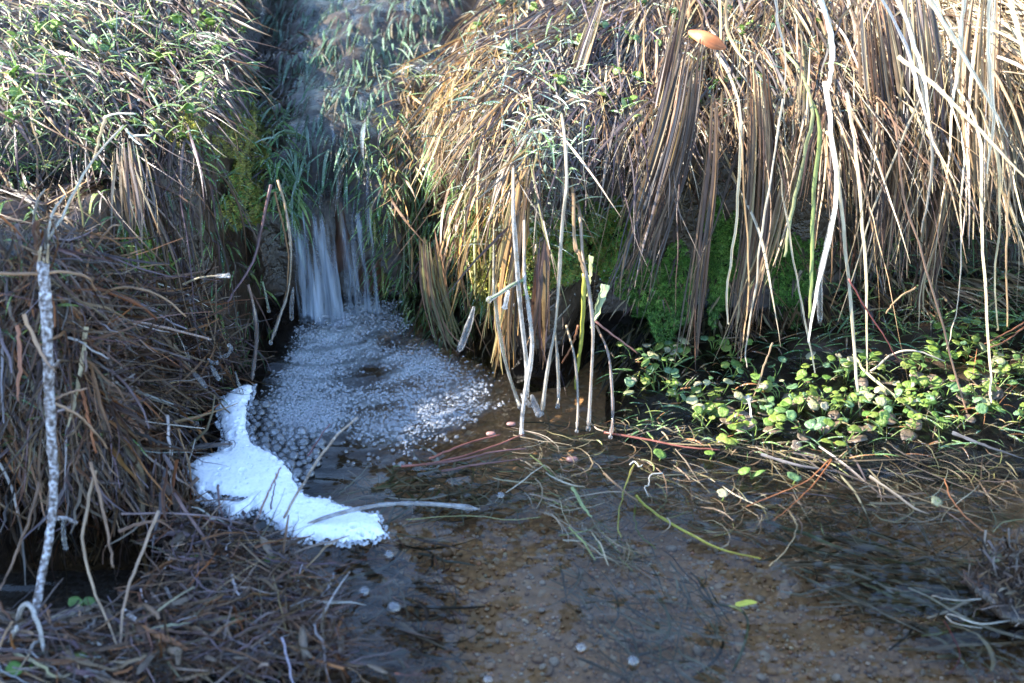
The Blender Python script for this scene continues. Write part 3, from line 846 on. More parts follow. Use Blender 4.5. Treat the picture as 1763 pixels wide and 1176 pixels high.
bundle('dark brown matted sedge bundle slanting down to the left of the dark mossy hollow', [(1190, 60), (1165, 200), (1130, 330), (1095, 440), (1070, 530)], 1.30, 1.165, 75, 34, BR2 + GREY)
bundle('narrow reddish sedge bundle hanging in front of the dark mossy hollow', [(1228, 150), (1222, 300), (1205, 430), (1192, 540), (1185, 640)], 1.27, 1.16, 30, 16, BR2 + TAN[:1])
bundle('brown sedge bundle with pale edges hanging right of the mossy hollow', [(1300, 80), (1310, 240), (1302, 400), (1285, 500), (1272, 610)], 1.30, 1.16, 52, 26, BR2 + TAN[:3])
bundle('olive striped sedge bundle curving down to the left beside white frosted reed', [(1385, 60), (1375, 230), (1350, 340), (1325, 430), (1300, 500)], 1.32, 1.18, 46, 22, TAN[:3] + [(.25, .24, .12), (.2, .2, .1)])
bundle('widest dark brown sedge bundle hanging to the right of the white frosted reed', [(1500, -30), (1520, 120), (1540, 260), (1535, 380), (1530, 500)], 1.36, 1.19, 95, 44, BR2 + GREY + TAN[:1])
bundle('grey striped sedge bundle above the black gap near the tall red-brown stalk', [(1575, -40), (1590, 100), (1592, 220), (1575, 320)], 1.36, 1.22, 70, 30, GREY + TAN[:2])
bundle('brown sedge bundle reaching to the water plants under the bright tussock', [(1640, 40), (1635, 220), (1610, 380), (1590, 480), (1600, 560)], 1.36, 1.20, 46, 20, BR2 + TAN[:2])
bundle('broad straw bundle pouring down from the top right corner', [(1700, -60), (1690, 80), (1690, 200), (1700, 330), (1712, 420)], 1.34, 1.17, 80, 28, TAN)
bundle('tan striped sedge bundle combed down left across the round green leaves', [(1180, -30), (1150, 110), (1125, 230), (1105, 320), (1085, 400)], 1.42, 1.19, 40, 20, TAN[:3] + GREY)
bundle('pale tan sedge bundle at the upper middle slanting to the lower left', [(1040, -20), (1000, 110), (970, 230), (950, 330)], 1.50, 1.22, 36, 16, TAN + GREY[:2])
bundle('brown sedge bundle standing in the bank left of the ice coated reeds at the corner', [(905, 270), (890, 380), (872, 480), (862, 560), (860, 640)], 1.20, 1.13, 40, 18, GOLD + BR2[:3], .0024)
bundle('straight yellow-brown grass bundle hanging into the pool beside the large icicle', [(735, 400), (745, 480), (765, 560), (780, 600)], 1.235, 1.19, 44, 26, BR2 + [(.16, .16, .07), (.22, .2, .09)] * 2, .0012)
bundle('dark straight reed bundle beside the yellow-green stem below the moss', [(935, 400), (932, 480), (930, 560), (932, 640)], 1.15, 1.12, 26, 12, PURPLE[:3] + BR2, .0026)

# ------------------------------------------------------------------ fresh grass (nobody could count it)
GRN = [(.13, .24, .07), (.18, .30, .09), (.12, .22, .11), (.26, .34, .10), (.10, .17, .06)]
FROST = [(.42, .52, .36), (.34, .46, .30), (.50, .56, .44), (.28, .40, .26)]
def grass(label, px_poly, n, ln, wid, pal, mat, upness=.8, k=.10, dirx=0.0, S=8, fwd=.6, water=False, jd=.6):
    q = in_poly_px(px_poly, n)
    p0 = hit(q[:, 0], q[:, 1])
    v0 = np.stack([dirx + jd * rng.normal(size=n), -fwd + .4 * jd * rng.normal(size=n), upness * (.4 + rng.random(n))], -1)
    p0 = p0 + tn(p0[:, 0], p0[:, 1]) * (.004 * (p0[:, 2] > .04))[:, None]
    L = ln * (.5 + .9 * rng.random(n))
    P = march(p0, v0, S, L / S, k * (.4 + 1.2 * rng.random(n)), .002)
    Wd = (wid * (.5 + .8 * rng.random(n)))[:, None] * taper(S, .7, 1, .1)[None]
    up = norm(np.array([0, -.6, 1.]) + .6 * rng.normal(size=(n, 1, 3)) + 0 * P)
    C = pick(pal, n, .2)
    rb = Ribs(P, Wd, up, C, .35, tipcol=C * 1.15)
    o = add('grass', rb.joined('grass', np.arange(n)), M[mat]); tag(o, label, 'grass', kind='stuff')
    return o
grass('short frosted green grass on the sunlit bank top at the upper left', [(0, 20), (430, 0), (440, 160), (300, 220), (240, 330), (0, 300)], 850, .032, .0011, GRN + GRN + FROST[:2], 'green', .9, .10, .15)
grass('thin green grass on the left bank beside the channel', [(330, 20), (450, 120), (480, 330), (430, 420), (300, 260)], 280, .026, .0010, GRN, 'green', .7, .14, .3)
grass('green grass hanging down the left bank face', [(0, 300), (420, 330), (480, 560), (440, 640), (300, 560), (0, 430)], 240, .030, .0010, GRN, 'green', .3, .2, .1, fwd=1.0)
grass('green grass blades lining the left side of the channel', [(440, 90), (480, 160), (520, 330), (510, 420), (470, 330), (440, 190)], 260, .045, .0013, GRN + FROST[1:2], 'green', .3, .22, .25, fwd=.9)
grass('blue-green grass combed down by the running water in the channel', [(430, -40), (800, -40), (760, 40), (650, 180), (610, 320), (510, 320), (500, 160)], 520, .060, .0014, [(.08, .16, .08), (.12, .21, .12), (.15, .23, .16), (.07, .12, .06), (.11, .09, .06)], 'green', .22, .10, 0.0, S=9, fwd=1.0, jd=.13)
grass('green grass hanging down the right wall of the channel', [(620, 180), (700, 190), (830, 340), (850, 520), (760, 590), (650, 490), (620, 330)], 700, .034, .0011, GRN + [(.22, .24, .07)], 'green', .25, .2, -.2, fwd=1.0, jd=.45)
grass('frosted green grass sprouting on the golden rounded bank', [(660, 130), (860, 0), (1010, 30), (1010, 330), (880, 420), (820, 330)], 560, .034, .0010, GRN + FROST, 'frostgrass', .8, .10, .05)
grass('frosted grass tangled above the ice coated reeds', [(820, 250), (1000, 250), (1030, 360), (980, 430), (830, 430)], 170, .040, .0010, FROST + GRN[:3], 'frostgrass', .9, .10, .05, jd=.8)
grass('thin green grass among the sedge on the right bank top', [(980, 0), (1450, 0), (1420, 200), (1050, 300)], 170, .036, .0010, GRN + FROST[:1], 'frostgrass', .8, .10, -.1)
grass('grass seedlings among the floating leaves at the right', [(1050, 600), (1763, 520), (2000, 500), (2000, 760), (1763, 760), (1400, 800), (1060, 740)], 1100, .026, .0007, GRN + [(.34, .36, .1), (.35, .16, .06), (.3, .22, .12), (.26, .2, .1)], 'green', .7, .12, 0, jd=1.0)
grass('green grass in the dark behind the hanging straw at the right', [(1420, 430), (1763, 380), (1763, 560), (1420, 600)], 420, .04, .0010, GRN + [(.3, .24, .13)], 'green', .9, .08, 0)
grass('sparse green blades on the dead reed pile', [(0, 420), (300, 430), (420, 620), (330, 760), (0, 800)], 190, .03, .0010, GRN, 'green', .8, .1, .2)
grass('dark dead roots and grass on the shaded face under the hanging sedge', [(1430, 300), (1763, 300), (1763, 500), (1430, 560)], 650, .05, .0011, dim(BROWN + GREY, .8) + [(.05, .09, .03)], 'wetstraw', .1, .25, 0.0, fwd=.5, jd=.25)

# ------------------------------------------------------------------ moss cushions
def moss(label, cx, cy, rx, ry, n, pal, size=.0028, bulge=.010, cat='moss', name='moss_cushion'):
    a = rng.random(n) * 6.283; r = np.sqrt(rng.random(n)) * (1 + .25 * np.sin(a * 3 + cx) + .15 * np.sin(a * 7 + cy))
    px, py = cx + rx * r * np.cos(a), cy + ry * r * np.sin(a)
    p = hit(px, py); nr = tn(p[:, 0], p[:, 1])
    nr = norm(nr * np.array([1, 1, .6]) + np.array([0, -.35, .1]))
    lump = bulge * np.clip(1 - r ** 2, 0, 1) * (.6 + 1.2 * (fbm(p[:, 0] * 70, p[:, 2] * 70, 5) + .5)) + .003 * rng.random(n)
    p = p + nr * lump[:, None]
    # each tuft: a whorl of four small pointed leaves
    t1 = norm(np.cross(nr, rng.normal(size=(n, 3)))); t2 = np.cross(nr, t1)
    V = []; sz = size * (.6 + .8 * rng.random(n))[:, None]
    for k in range(4):
        th = k * 1.571 + rng.random(n)[:, None] * .6
        d = t1 * np.cos(th) + t2 * np.sin(th); e = np.cross(nr, d)
        V += [p + e * sz * .28, p - e * sz * .28, p + d * sz * (.9) + nr * sz * (.45 + .5 * rng.random(n)[:, None])]
    V = np.stack(V, 1)
    F = np.arange(n * 12).reshape(-1, 3)
    C = np.repeat(pick(pal, n, .3), 12, 0)
    C *= (.75 + .5 * np.tile(np.array([0, 0, 1.]), n * 4))[:, None]
    st = np.repeat(rng.random((n, 3)) * 5, 12, 0)
    # the cushion's solid heart
    c = p.mean(0)
    o = add(name, mesh_np(name, V.reshape(-1, 3), [F], C, st, False), M['moss'], loc=c); tag(o, label, cat)
OLV = [(.20, .20, .035), (.26, .25, .05), (.15, .16, .03), (.32, .30, .06)]
MGR = [(.10, .24, .04), (.15, .30, .06), (.08, .18, .04), (.20, .34, .07)]
moss('olive moss cushion on the shoulder of the left bank beside the channel', 425, 250, 52, 70, 2600, OLV)
moss('lower olive moss patch on the left bank face above the dark purple stalk', 415, 340, 38, 55, 1600, OLV + MGR[:1])
moss('thin yellow moss on the left bank slope', 300, 225, 60, 30, 700, OLV, bulge=.004)
moss('sunny yellow-green moss cushion at the corner of the right bank above the pool', 850, 450, 40, 85, 3000, OLV + [(.34, .33, .05)], bulge=.016)
moss('olive moss cushion behind the ice coated reeds', 950, 440, 60, 60, 2400, OLV + MGR, bulge=.012)
moss('round green moss cushion below the purple sedge', 1040, 400, 55, 65, 3000, MGR + OLV[:2], bulge=.016)
moss('deep green moss hanging in the dark hollow of the right bank', 1135, 500, 65, 75, 3000, MGR, bulge=.016)
moss('green moss strip between the two narrow sedge bundles', 1240, 440, 30, 100, 2200, MGR, bulge=.012)
moss('dark moss in the gap behind the white frosted reed', 1360, 470, 45, 80, 1500, MGR[:3], bulge=.008)
moss('small moss patch on the reed pile slope at the left', 240, 440, 40, 50, 700, OLV + MGR, bulge=.005)

# ------------------------------------------------------------------ small round-leaved plants
def leaf_mesh(seed, notch=.12, cup=.18, elong=1.0, n=14):
    r = np.random.default_rng(seed)
    th = np.linspace(0, 2 * np.pi, n, endpoint=False)
    rad = 1 - notch * np.exp(-((th - np.pi) / .35) ** 2) * 2.2 + .05 * np.sin(th * 3 + r.random() * 6) + .04 * np.sin(th * 5 + r.random() * 6)
    ring = np.stack([rad * np.cos(th) * elong, rad * np.sin(th), cup * rad ** 2 + .06 * np.sin(th * 2 + seed)], -1)
    mid = ring * np.array([.55, .55, .25]); mid[:, 2] += .03
    V = np.concatenate([ring, mid, [[0, 0, 0]], ring * [1, 1, 1] - [0, 0, .06]])
    a = np.arange(n); b = (a + 1) % n
    Q = np.stack([a, b, b + n, a + n], -1)
    T = np.stack([a + n, b + n, np.full(n, 2 * n)], -1)
    E = np.stack([b, a, a + 2 * n + 1, b + 2 * n + 1], -1)
    return V, [Q, T, E]
LEAF = {}
for mn in ('leaf_green', 'leaf_lime', 'leaf_blue', 'leaf_brown', 'leaf_pale'):
    for v in range(3):
        me = mesh_np('leaf', *leaf_mesh(v * 7 + 3, (.06, .16, .10)[v], (.12, .22, -.12)[v], (1.0, .95, 1.25)[v]))
        me.materials.append(M[mn]); LEAF[mn, v] = me
M['stem'] = strand_mat('green_stem', rough=.4, trans=.1, stripes=.3)

def plant(name, label, cat, base, leaves, group=None, stemcol=(.2, .3, .07)):
    """leaves: (offset xyz, size, material, tilt)"""
    root = empty(name, base); tag(root, label, cat, group)
    for (off, size, mn, tilt, rz) in leaves:
        lf = bpy.data.objects.new('leaf', LEAF[mn, random.randrange(3)]); col_main.objects.link(lf)
        lf.parent = root; lf.location = [float(v) for v in off]; lf.scale = (size,) * 3
        lf.rotation_euler = (tilt[0], tilt[1], rz)
        P = spline([(0, 0, -.004), (off[0] * .5 + .002, off[1] * .5, off[2] * .6), tuple(off)], 5) + np.array([float(v) for v in base])
        add('stem', tube_mesh('stem', P, .0005, 4, stemcol), M['stem'], root)
    return root

def sprinkle(name, label, cat, group, spots, size, kinds, nl=(1, 3), spread=.010, lift=.006, tilt0=.0, water=True):
    for (px, py) in spots:
        b = hit(px, py, water); nr = tn(b[..., 0], b[..., 1]) if b[2] > .03 else np.array([0, 0, 1.])
        ls = []; nlv = random.randint(*nl); first = random.choice(kinds)
        for k in range(nlv):
            a = random.random() * 6.28; d = spread * (.3 + random.random())
            off = np.array([math.cos(a) * d, math.sin(a) * d * .6, lift * (.3 + random.random())]) + nr * .009
            s = size * (.55 + .8 * random.random())
            tl = (tilt0 + random.gauss(.15, .3), random.gauss(0, .3))
            ls.append((off, s, first if k == 0 or random.random() < .5 else random.choice(kinds), tl, random.random() * 6.28))
        lab = label
        if callable(label): lab = label(px, py, nlv, first)
        plant(name, lab, cat, b, ls, group)

NUM = {1: 'single', 2: 'pair of', 3: 'three', 4: 'four', 5: 'five'}
HUE = {'leaf_green': 'fresh green', 'leaf_lime': 'yellow-green', 'leaf_blue': 'dull green', 'leaf_pale': 'bleached', 'leaf_brown': 'brown'}
def zone(table, px, py):
    return min(table, key=lambda z: (z[0] - px) ** 2 + (z[1] - py) ** 2)[2]
Z_SHORE = [(1110, 660, 'below the dark mossy hollow'), (1190, 690, 'left of the big yellow heart leaf'), (1280, 720, 'around the white dry stalk'), (1290, 640, 'under the long stalk with an icy tip'), (1390, 650, 'under the white frosted reed'),
           (1380, 750, 'at the front edge above the drifting straws'), (1480, 700, 'at the foot of the straight cream reed'), (1560, 650, 'under the arched pale stalk'), (1600, 730, 'beside the pale lying straw'), (1670, 640, 'near the red-brown stalk'), (1720, 700, 'by the right edge of the picture'), (1740, 610, 'under the two red twigs')]
Z_LEFT = [(40, 90, 'at the far left edge'), (120, 110, 'in the middle of the sunlit left bank'), (200, 70, 'near the top of the left bank'), (300, 90, 'towards the channel on the left bank'), (400, 90, 'beside the channel'), (330, 200, 'above the moss on the left bank'), (180, 270, 'by the frosted forked stem'), (20, 200, 'low at the left edge')]
Z_RIGHT = [(860, 60, 'beside the channel on the right bank'), (950, 60, 'on the upper golden bank'), (950, 150, 'on the brow of the golden bank'), (1040, 70, 'between the tan sedge bundles'), (1060, 150, 'on the combed grey sedge'), (1070, 230, 'above the round moss cushion'), (1130, 90, 'left of the orange leaf'), (1200, 100, 'just below the orange leaf'), (1190, 210, 'below the curled tan blade'), (1260, 150, 'beside the dark hole by the orange leaf'), (1320, 80, 'among the pale blades right of the orange leaf'), (1410, 60, 'by the frosted wavy blade')]
def lab_by(table, what):
    return lambda px, py, n, m: '%s %s %s %s' % (NUM[n], HUE[m], what if n > 1 else what.replace('leaves', 'leaf'), zone(table, px, py))
bank_l = [(25, 85), (22, 150), (90, 60), (65, 65), (105, 125), (130, 110), (163, 95), (178, 102), (195, 62), (240, 45), (345, 158), (328, 165), (265, 115), (305, 115),
          (325, 208), (315, 247), (15, 180), (28, 210), (170, 265), (400, 60), (415, 120), (180, 240), (175, 315), (60, 25), (290, 50), (340, 40), (350, 60), (120, 150), (250, 150), (370, 100), (235, 345)]
sprinkle('creeping_plant', lab_by(Z_LEFT, 'round leaves'), 'plant', 'creeping plants on the left bank', bank_l, .0048, ['leaf_green', 'leaf_green', 'leaf_blue'], (1, 3), .007, .006, .5)
bank_r = [(860, 22), (890, 10), (910, 100), (930, 30), (935, 145), (963, 158), (1005, 82), (1015, 90), (1030, 60), (1035, 62), (1085, 78), (1112, 85), (1130, 98), (1200, 85), (1210, 120), (1206, 125),
          (1055, 140), (1065, 143), (1095, 150), (1040, 180), (1060, 200), (1075, 190), (1105, 205), (1020, 228), (1035, 240), (1065, 255), (1080, 248), (1195, 187), (1185, 245), (1235, 165), (1262, 155),
          (1305, 152), (1298, 60), (1256, 35), (1330, 55), (1340, 63), (1272, 75), (1000, 160), (870, 100), (820, 60), (955, 85), (1170, 60), (1020, 20), (985, 48), (1150, 40), (1110, 20), (757, 160), (1415, 60)]
sprinkle('creeping_plant', lab_by(Z_RIGHT, 'round leaves'), 'plant', 'creeping plants on the right bank', bank_r, .0046, ['leaf_green', 'leaf_lime', 'leaf_green', 'leaf_blue'], (1, 3), .007, .006, .6)
o = sprinkle('creeping_plant', 'pair of large round green leaves low on the left bank slope', 'plant', None, [(218, 283)], .0090, ['leaf_green'], (3, 3), .008, .008, .8)

q = in_poly_px([(1060, 620), (1200, 590), (1400, 600), (1560, 590), (1763, 530), (1960, 520), (1960, 740), (1763, 750), (1600, 745), (1420, 775), (1250, 770), (1070, 700)], 165)
sprinkle('floating_plant', lab_by(Z_SHORE, 'floating leaves'), 'water plant', 'round-leaved water plants at the right shore', q.tolist(), .0042, ['leaf_green', 'leaf_lime', 'leaf_lime', 'leaf_lime', 'leaf_blue', 'leaf_pale'], (2, 5), .017, .004)
single = [(1135, 788, 1, 'leaf_green', 'single green oval leaf floating in front of the water plants'), (1293, 820, 2, 'leaf_green', 'two green leaves floating beside the long straw stalks'), (1365, 829, 1, 'leaf_blue', 'small round green leaf by the orange pine needles'),
          (1243, 857, 1, 'leaf_pale', 'pale round bud leaf standing on a thin stem in the shallows'), (1612, 869, 1, 'leaf_pale', 'pale green leaf floating above the submerged twigs at the right'), (1222, 787, 1, 'leaf_green', 'small green leaf floating just below the yellow heart leaf'),
          (1228, 714, 2, 'leaf_lime', 'yellow heart-shaped leaf, largest of the water plants'), (1280, 742, 2, 'leaf_lime', 'yellow leaf pair right of the large heart-shaped leaf'), (1250, 768, 3, 'leaf_lime', 'trio of yellow-green leaves at the front of the water plants'),
          (1672, 648, 1, 'leaf_lime', 'big yellow leaf among the seedlings at the right'), (1708, 712, 3, 'leaf_green', 'three pale green leaves on one runner at the right edge'), (1160, 606, 2, 'leaf_green', 'taller green plant standing in front of the mossy hollow'),
          (1435, 772, 2, 'leaf_lime', 'yellowish leaf pair at the lower end of the floating plants'), (340, 968, 1, 'leaf_green', 'small green sprig in the reed litter near the foam'), (420, 1078, 2, 'leaf_blue', 'grey-green leaf pair lying in the litter at the bottom left'),
          (470, 972, 1, 'leaf_green', 'single green leaf below the foam in the litter'), (145, 1050, 2, 'leaf_green', 'dark green leaf pair in the black water by the frosted twig'), (30, 1160, 3, 'leaf_green', 'bright green leaves at the very bottom left corner'), (150, 1145, 2, 'leaf_lime', 'olive leaves afloat at the bottom left'),
          (1712, 966, 1, 'leaf_pale', 'small pale leaf next to the clump at the right edge')]
for (px, py, n, mn, lab) in single:
    b = gz0(px, py, .003) if py > 760 or px < 500 else hit(px, py)
    ls = []
    for k in range(n):
        a = k * 2.1 + random.random(); d = .006 if n > 1 else .0
        ls.append((np.array([math.cos(a) * d, math.sin(a) * d * .7, .004 + .002 * k]), 0.0056 * (1.3 if 'largest' in lab or 'big' in lab else 1) * (.85 + .3 * random.random()), mn, (random.gauss(.25, .15), random.gauss(0, .15)), random.random() * 6))
    plant('floating_plant', lab, 'water plant', b, ls)
q = in_poly_px([(1180, 690), (1420, 660), (1700, 640), (1763, 700), (1600, 760), (1250, 780)], 42)
for (px, py) in q:
    b = hit(px, py)
    o = bpy.data.objects.new('dead_leaf', LEAF['leaf_brown', random.randrange(3)]); col_main.objects.link(o)
    o.location = b + np.array([0, 0, .003]); s = .007 * (.7 + .6 * random.random()); o.scale = (s, s, s); o.rotation_euler = (random.gauss(.1, .2), random.gauss(0, .25), random.random() * 6)
    tag(o, 'withered grey-brown leaf ' + zone(Z_SHORE, px, py), 'dead leaf', 'dead leaves at the right shore')
for i, (px, py, lab) in enumerate(((475, 737, 'rust brown leaf under the bubbles beside the foam'), (490, 1068, 'small orange leaf beside the grey-green pair in the litter'))):
    o = bpy.data.objects.new('dead_leaf', LEAF['leaf_brown', i]); col_main.objects.link(o)
    o.location = gz0(px, py, -.004 if i == 0 else .004); o.scale = (.008,) * 3; o.rotation_euler = (.2, .1, i * 2.0); tag(o, lab, 'dead leaf')

# the curled orange leaf on the right bank
P = spline(at(np.array([1186, 1215, 1250]), np.array([54, 66, 84]), np.array([1.335, 1.318, 1.310])), 9)
S = 9; w = .0078 * np.sin(np.pi * np.clip(np.linspace(.04, .97, S), 0, 1)) ** .7
rb = Ribs(P[None], w[None], norm(np.array([[[0.1, -1., .55]]]) + 0 * P[None]), np.array([[.5, .19, .08]]), .6, twist=0)
me = rb.single('curled_leaf', 0); o = add('curled_leaf', me, M['straw'], loc=P[0]); tag(o, 'curled orange leaf lying on the sedge at the top right', 'leaf')

# ------------------------------------------------------------------ single stalks, reeds and twigs
def pathpx(pts, y0, y1, n, ys=None):
    pts = np.array(pts, float)
    yy = np.linspace(y0, y1, len(pts)) if ys is None else np.array(ys)
    return spline(at(pts[:, 0], pts[:, 1], yy), n)

def rooted(P, name, n):
    """carry the upper end of a hanging stalk back into the bank it grows from"""
    if name not in ('hanging_reed', 'ice_coated_reed') or P[0, 2] < .10 or P[0, 2] < P[-1, 2]: return P
    rx = P[0, 0] + .10 * (P[0, 0] - P[2, 0])
    for dy in np.arange(.02, .22, .015):
        ry = P[0, 1] + dy; rz = float(tz(np.array([rx]), np.array([ry]))[0]) + .004
        if rz > P[0, 2] - .004: break
    else: return P
    if rz - P[0, 2] > .12: return P
    return spline(np.concatenate([[[rx, ry, rz]], [(np.array([rx, ry, rz]) + P[0]) / 2 + [0, -.012, .012]], P[::3], P[-1:]]), n + 4)

def reed(label, pts, y0, y1, wpx, col, kind='flat', name='hanging_reed', cat='reed', mat='straw', group=None, ys=None, n=16, tip=.35):
    P = rooted(pathpx(pts, y0, y1, n, ys), name, n); P = P + .0004 * rng.normal(size=P.shape) * np.array([1, .5, .3])
    n = len(P); hw = wpx * .00019
    if kind == 'flat':
        w = hw * taper(n, .85, 1, tip, .3)
        rb = Ribs(P[None], w[None], norm(np.array([[[.25 * random.gauss(0, 1), -1, .3]]]) + 0 * P[None]), np.array([col]), .45)
        me = rb.single(name, 0)
    else:
        me = tube_mesh(name, P, hw * np.linspace(1, .6, n), 7, col, colvar=.5)
    o = add(name, me, M[mat], loc=P[-1]); tag(o, label, cat, group)
    return o

CREAM = (.66, .56, .38); PALE = (.6, .52, .4); RB = (.30, .13, .07); TN = (.45, .3, .16); WHT = (.66, .64, .55); GRN1 = (.32, .38, .12)
reed('frayed cream reed hanging left of the pale thin stalk pair above the water plants', [(1275, 200), (1272, 330), (1262, 420), (1252, 500), (1254, 556)], 1.22, 1.15, 9, CREAM)
reed('long pale stalk with ice at its tip hanging over the water plants', [(1348, 170), (1330, 290), (1312, 400), (1297, 520), (1284, 600), (1286, 632)], 1.22, 1.13, 6, PALE)
reed('thin brown stalk beside the long pale stalk with ice at its tip', [(1275, 240), (1283, 360), (1290, 470), (1284, 560), (1275, 620)], 1.20, 1.14, 5, TN)
reed('white frosted broad reed hanging in the middle of the right bank', [(1420, 140), (1432, 230), (1441, 330), (1428, 410), (1408, 490), (1392, 590)], 1.23, 1.13, 15, WHT, mat='froststraw')
reed('yellow-green fresh blade hanging beside the white frosted broad reed', [(1412, 220), (1400, 350), (1398, 460), (1392, 545)], 1.22, 1.15, 12, GRN1)
reed('second yellow-green blade, slanting left behind the white frosted reed', [(1400, 190), (1380, 290), (1362, 370), (1352, 440)], 1.24, 1.18, 11, (.4, .42, .2))
reed('cream reed running straight down to the brown dead leaves', [(1440, 280), (1455, 420), (1466, 540), (1474, 640), (1481, 715)], 1.20, 1.085, 10, CREAM)
reed('thick cream reed with a ragged fork right of the white frosted reed', [(1458, 160), (1472, 260), (1484, 380), (1492, 500), (1492, 640)], 1.21, 1.12, 10, CREAM)
reed('long red-brown stalk slanting down right to the shallow water', [(1545, 240), (1556, 340), (1588, 440), (1622, 560), (1650, 660), (1668, 720)], 1.20, 1.08, 7, (.38, .22, .13))
reed('grey-brown reed bending left in the black gap of the right bank', [(1565, 30), (1590, 160), (1605, 260), (1600, 330), (1585, 400)], 1.22, 1.16, 9, (.42, .36, .28))
reed('cream reed hanging lowest near the right edge over the floating leaves', [(1688, 240), (1690, 380), (1697, 500), (1703, 610), (1706, 690)], 1.19, 1.08, 9, CREAM)
reed('short cream reed right of the lowest hanging one near the right edge', [(1715, 260), (1722, 380), (1712, 470), (1718, 566)], 1.18, 1.13, 9, (.6, .52, .32))
reed('bent straw stalk with a long shadow side above the red twig pair', [(1660, 260), (1652, 380), (1655, 480), (1640, 560), (1630, 600)], 1.19, 1.12, 6, PALE)
reed('thin tan stalk hanging along the right edge', [(1738, 300), (1733, 420), (1735, 560)], 1.17, 1.12, 6, TN)
reed('long bright straw slanting across the right tussock to the picture edge', [(1545, 97), (1610, 148), (1690, 228), (1768, 310)], 1.17, 1.10, 11, (.72, .6, .4))
reed('broad sunlit straw slanting down right through the top right tussock', [(1590, -20), (1645, 72), (1690, 150), (1735, 235)], 1.20, 1.13, 16, (.76, .68, .5))
reed('sunlit straw standing almost upright in the top right tussock', [(1706, -20), (1702, 90), (1710, 200), (1700, 300)], 1.19, 1.13, 12, (.74, .66, .5))
reed('sunlit straw leaning left at the top right corner', [(1660, -10), (1652, 90), (1640, 180)], 1.20, 1.15, 12, (.74, .66, .5))
reed('straw blade curving out to the right at the top right corner', [(1735, -20), (1755, 60), (1775, 150)], 1.18, 1.12, 12, (.68, .58, .38))
reed('bright straw blade left of the broad sunlit one', [(1540, -20), (1575, 80), (1595, 160), (1600, 230)], 1.22, 1.17, 12, (.74, .68, .56), mat='froststraw')
reed('pale lilac frosted blade crossing the top of the right tussock', [(1510, -20), (1560, 80), (1580, 150), (1608, 250)], 1.22, 1.16, 10, (.6, .55, .52), mat='froststraw')
reed('pale straw lying from the cream reed out over the water to the right', [(1470, 610), (1490, 640), (1545, 685), (1610, 735), (1690, 765)], 1.155, 1.035, 8, (.5, .48, .26))
reed('slim pale stalk hanging in the middle of the right bank hollow', [(1352, 360), (1370, 470), (1388, 560), (1402, 640)], 1.19, 1.125, 7, CREAM)
reed('brown stalk standing among the floating leaves', [(1330, 590), (1312, 640), (1296, 690)], 1.13, 1.10, 5, TN)
reed('white dry stalk sticking up from the dead leaves', [(1288, 680), (1294, 730), (1296, 782)], 1.085, 1.04, 6, WHT)
reed('curled tan blade looping beside the orange leaf', [(1238, -10), (1240, 60), (1240, 110), (1252, 136), (1268, 132)], 1.34, 1.28, 12, (.6, .47, .26))
reed('tan blade twisting into the dark hole beside the orange leaf', [(1250, -10), (1252, 50), (1268, 85), (1288, 108)], 1.34, 1.29, 10, (.58, .4, .22))
reed('frosted wavy blade hanging at the top of the right bank', [(1412, -10), (1430, 60), (1432, 110), (1424, 160)], 1.30, 1.23, 16, WHT, mat='froststraw')
reed('pale blade with a white tip beside the frosted wavy blade', [(1335, -10), (1340, 40), (1352, 100), (1350, 180)], 1.31, 1.24, 14, (.6, .52, .4))
for i, (pts, lab) in enumerate((([(1763, 555), (1730, 575), (1695, 592)], 'upper of the two red twigs at the right edge'), ([(1763, 563), (1735, 585), (1705, 598)], 'lower of the two red twigs at the right edge'),
        ([(1462, 480), (1490, 530), (1520, 575), (1545, 620)], 'dark red stem slanting through the seedlings at the right'), ([(1577, 495), (1545, 515), (1525, 540)], 'thin tan twig tilted up left in the dark under the straw'))):
    reed(lab, pts, 1.16 - .01 * i, 1.13 - .01 * i, 5, RB if i < 2 else ((.22, .07, .06) if i == 2 else TN), 'round', 'twig', 'twig')
reed('arched pale stalk over the seedlings with a white tip', [(1500, 640), (1540, 608), (1580, 605), (1626, 622)], 1.13, 1.115, 6, PALE, 'round')

# ice coated reeds at the corner of the right bank
def iced(label, pts, y0, y1, wpx, col=(.62, .5, .36), blob_=1.6, name='ice_coated_reed', mat='ice', thick=1.9, ys=None, n=26, cat='iced reed', inner=True):
    P = rooted(pathpx(pts, y0, y1, n, ys), name, n); n = len(P); hw = wpx * .00018; thick = 1 + (thick - 1) * .6
    root = empty(name, P[0]); tag(root, label, cat)
    if inner: add('stalk', tube_mesh('stalk', P, hw * np.linspace(1, .6, n), 6, col, colvar=.4), M['straw'], root)
    t = np.linspace(0, 1, n); sd = rng.random() * 40
    prof = hw * thick * (.9 + .35 * fbm(t * 9, t * 0 + sd, 71) + blob_ * np.exp(-((t - .93) / .04) ** 2) * .28) * np.sqrt(np.clip((1.0 - t) / .09, .02, 1)) * (.35 + .65 * np.clip(t / .3, 0, 1))
    lum = 1 + .10 * fbm(np.repeat(t[:, None], 8, 1) * 14, np.tile(np.arange(8), (n, 1)) * .9 + sd, 72)
    ic = add('ice_coat', tube_mesh('ice_coat', P, np.maximum(prof, hw * .3), 8, lump=lum), M[mat], root)
    if inner and blob_ >= 1.0:
        v_, f_ = blob(int(sd * 10), 2, .12, 1.25); rd = hw * thick * 1.25
        add('ice_drop', mesh_np('ice_drop', v_ * rd + P[-1], [f_]), M['ice'], ic)
    return root
iced('thickest milky ice coated reed, left of the two that meet above the water', [(884, 370), (889, 440), (896, 530), (905, 610), (908, 650), (905, 680)], 1.125, 1.085, 9, mat='milkice')
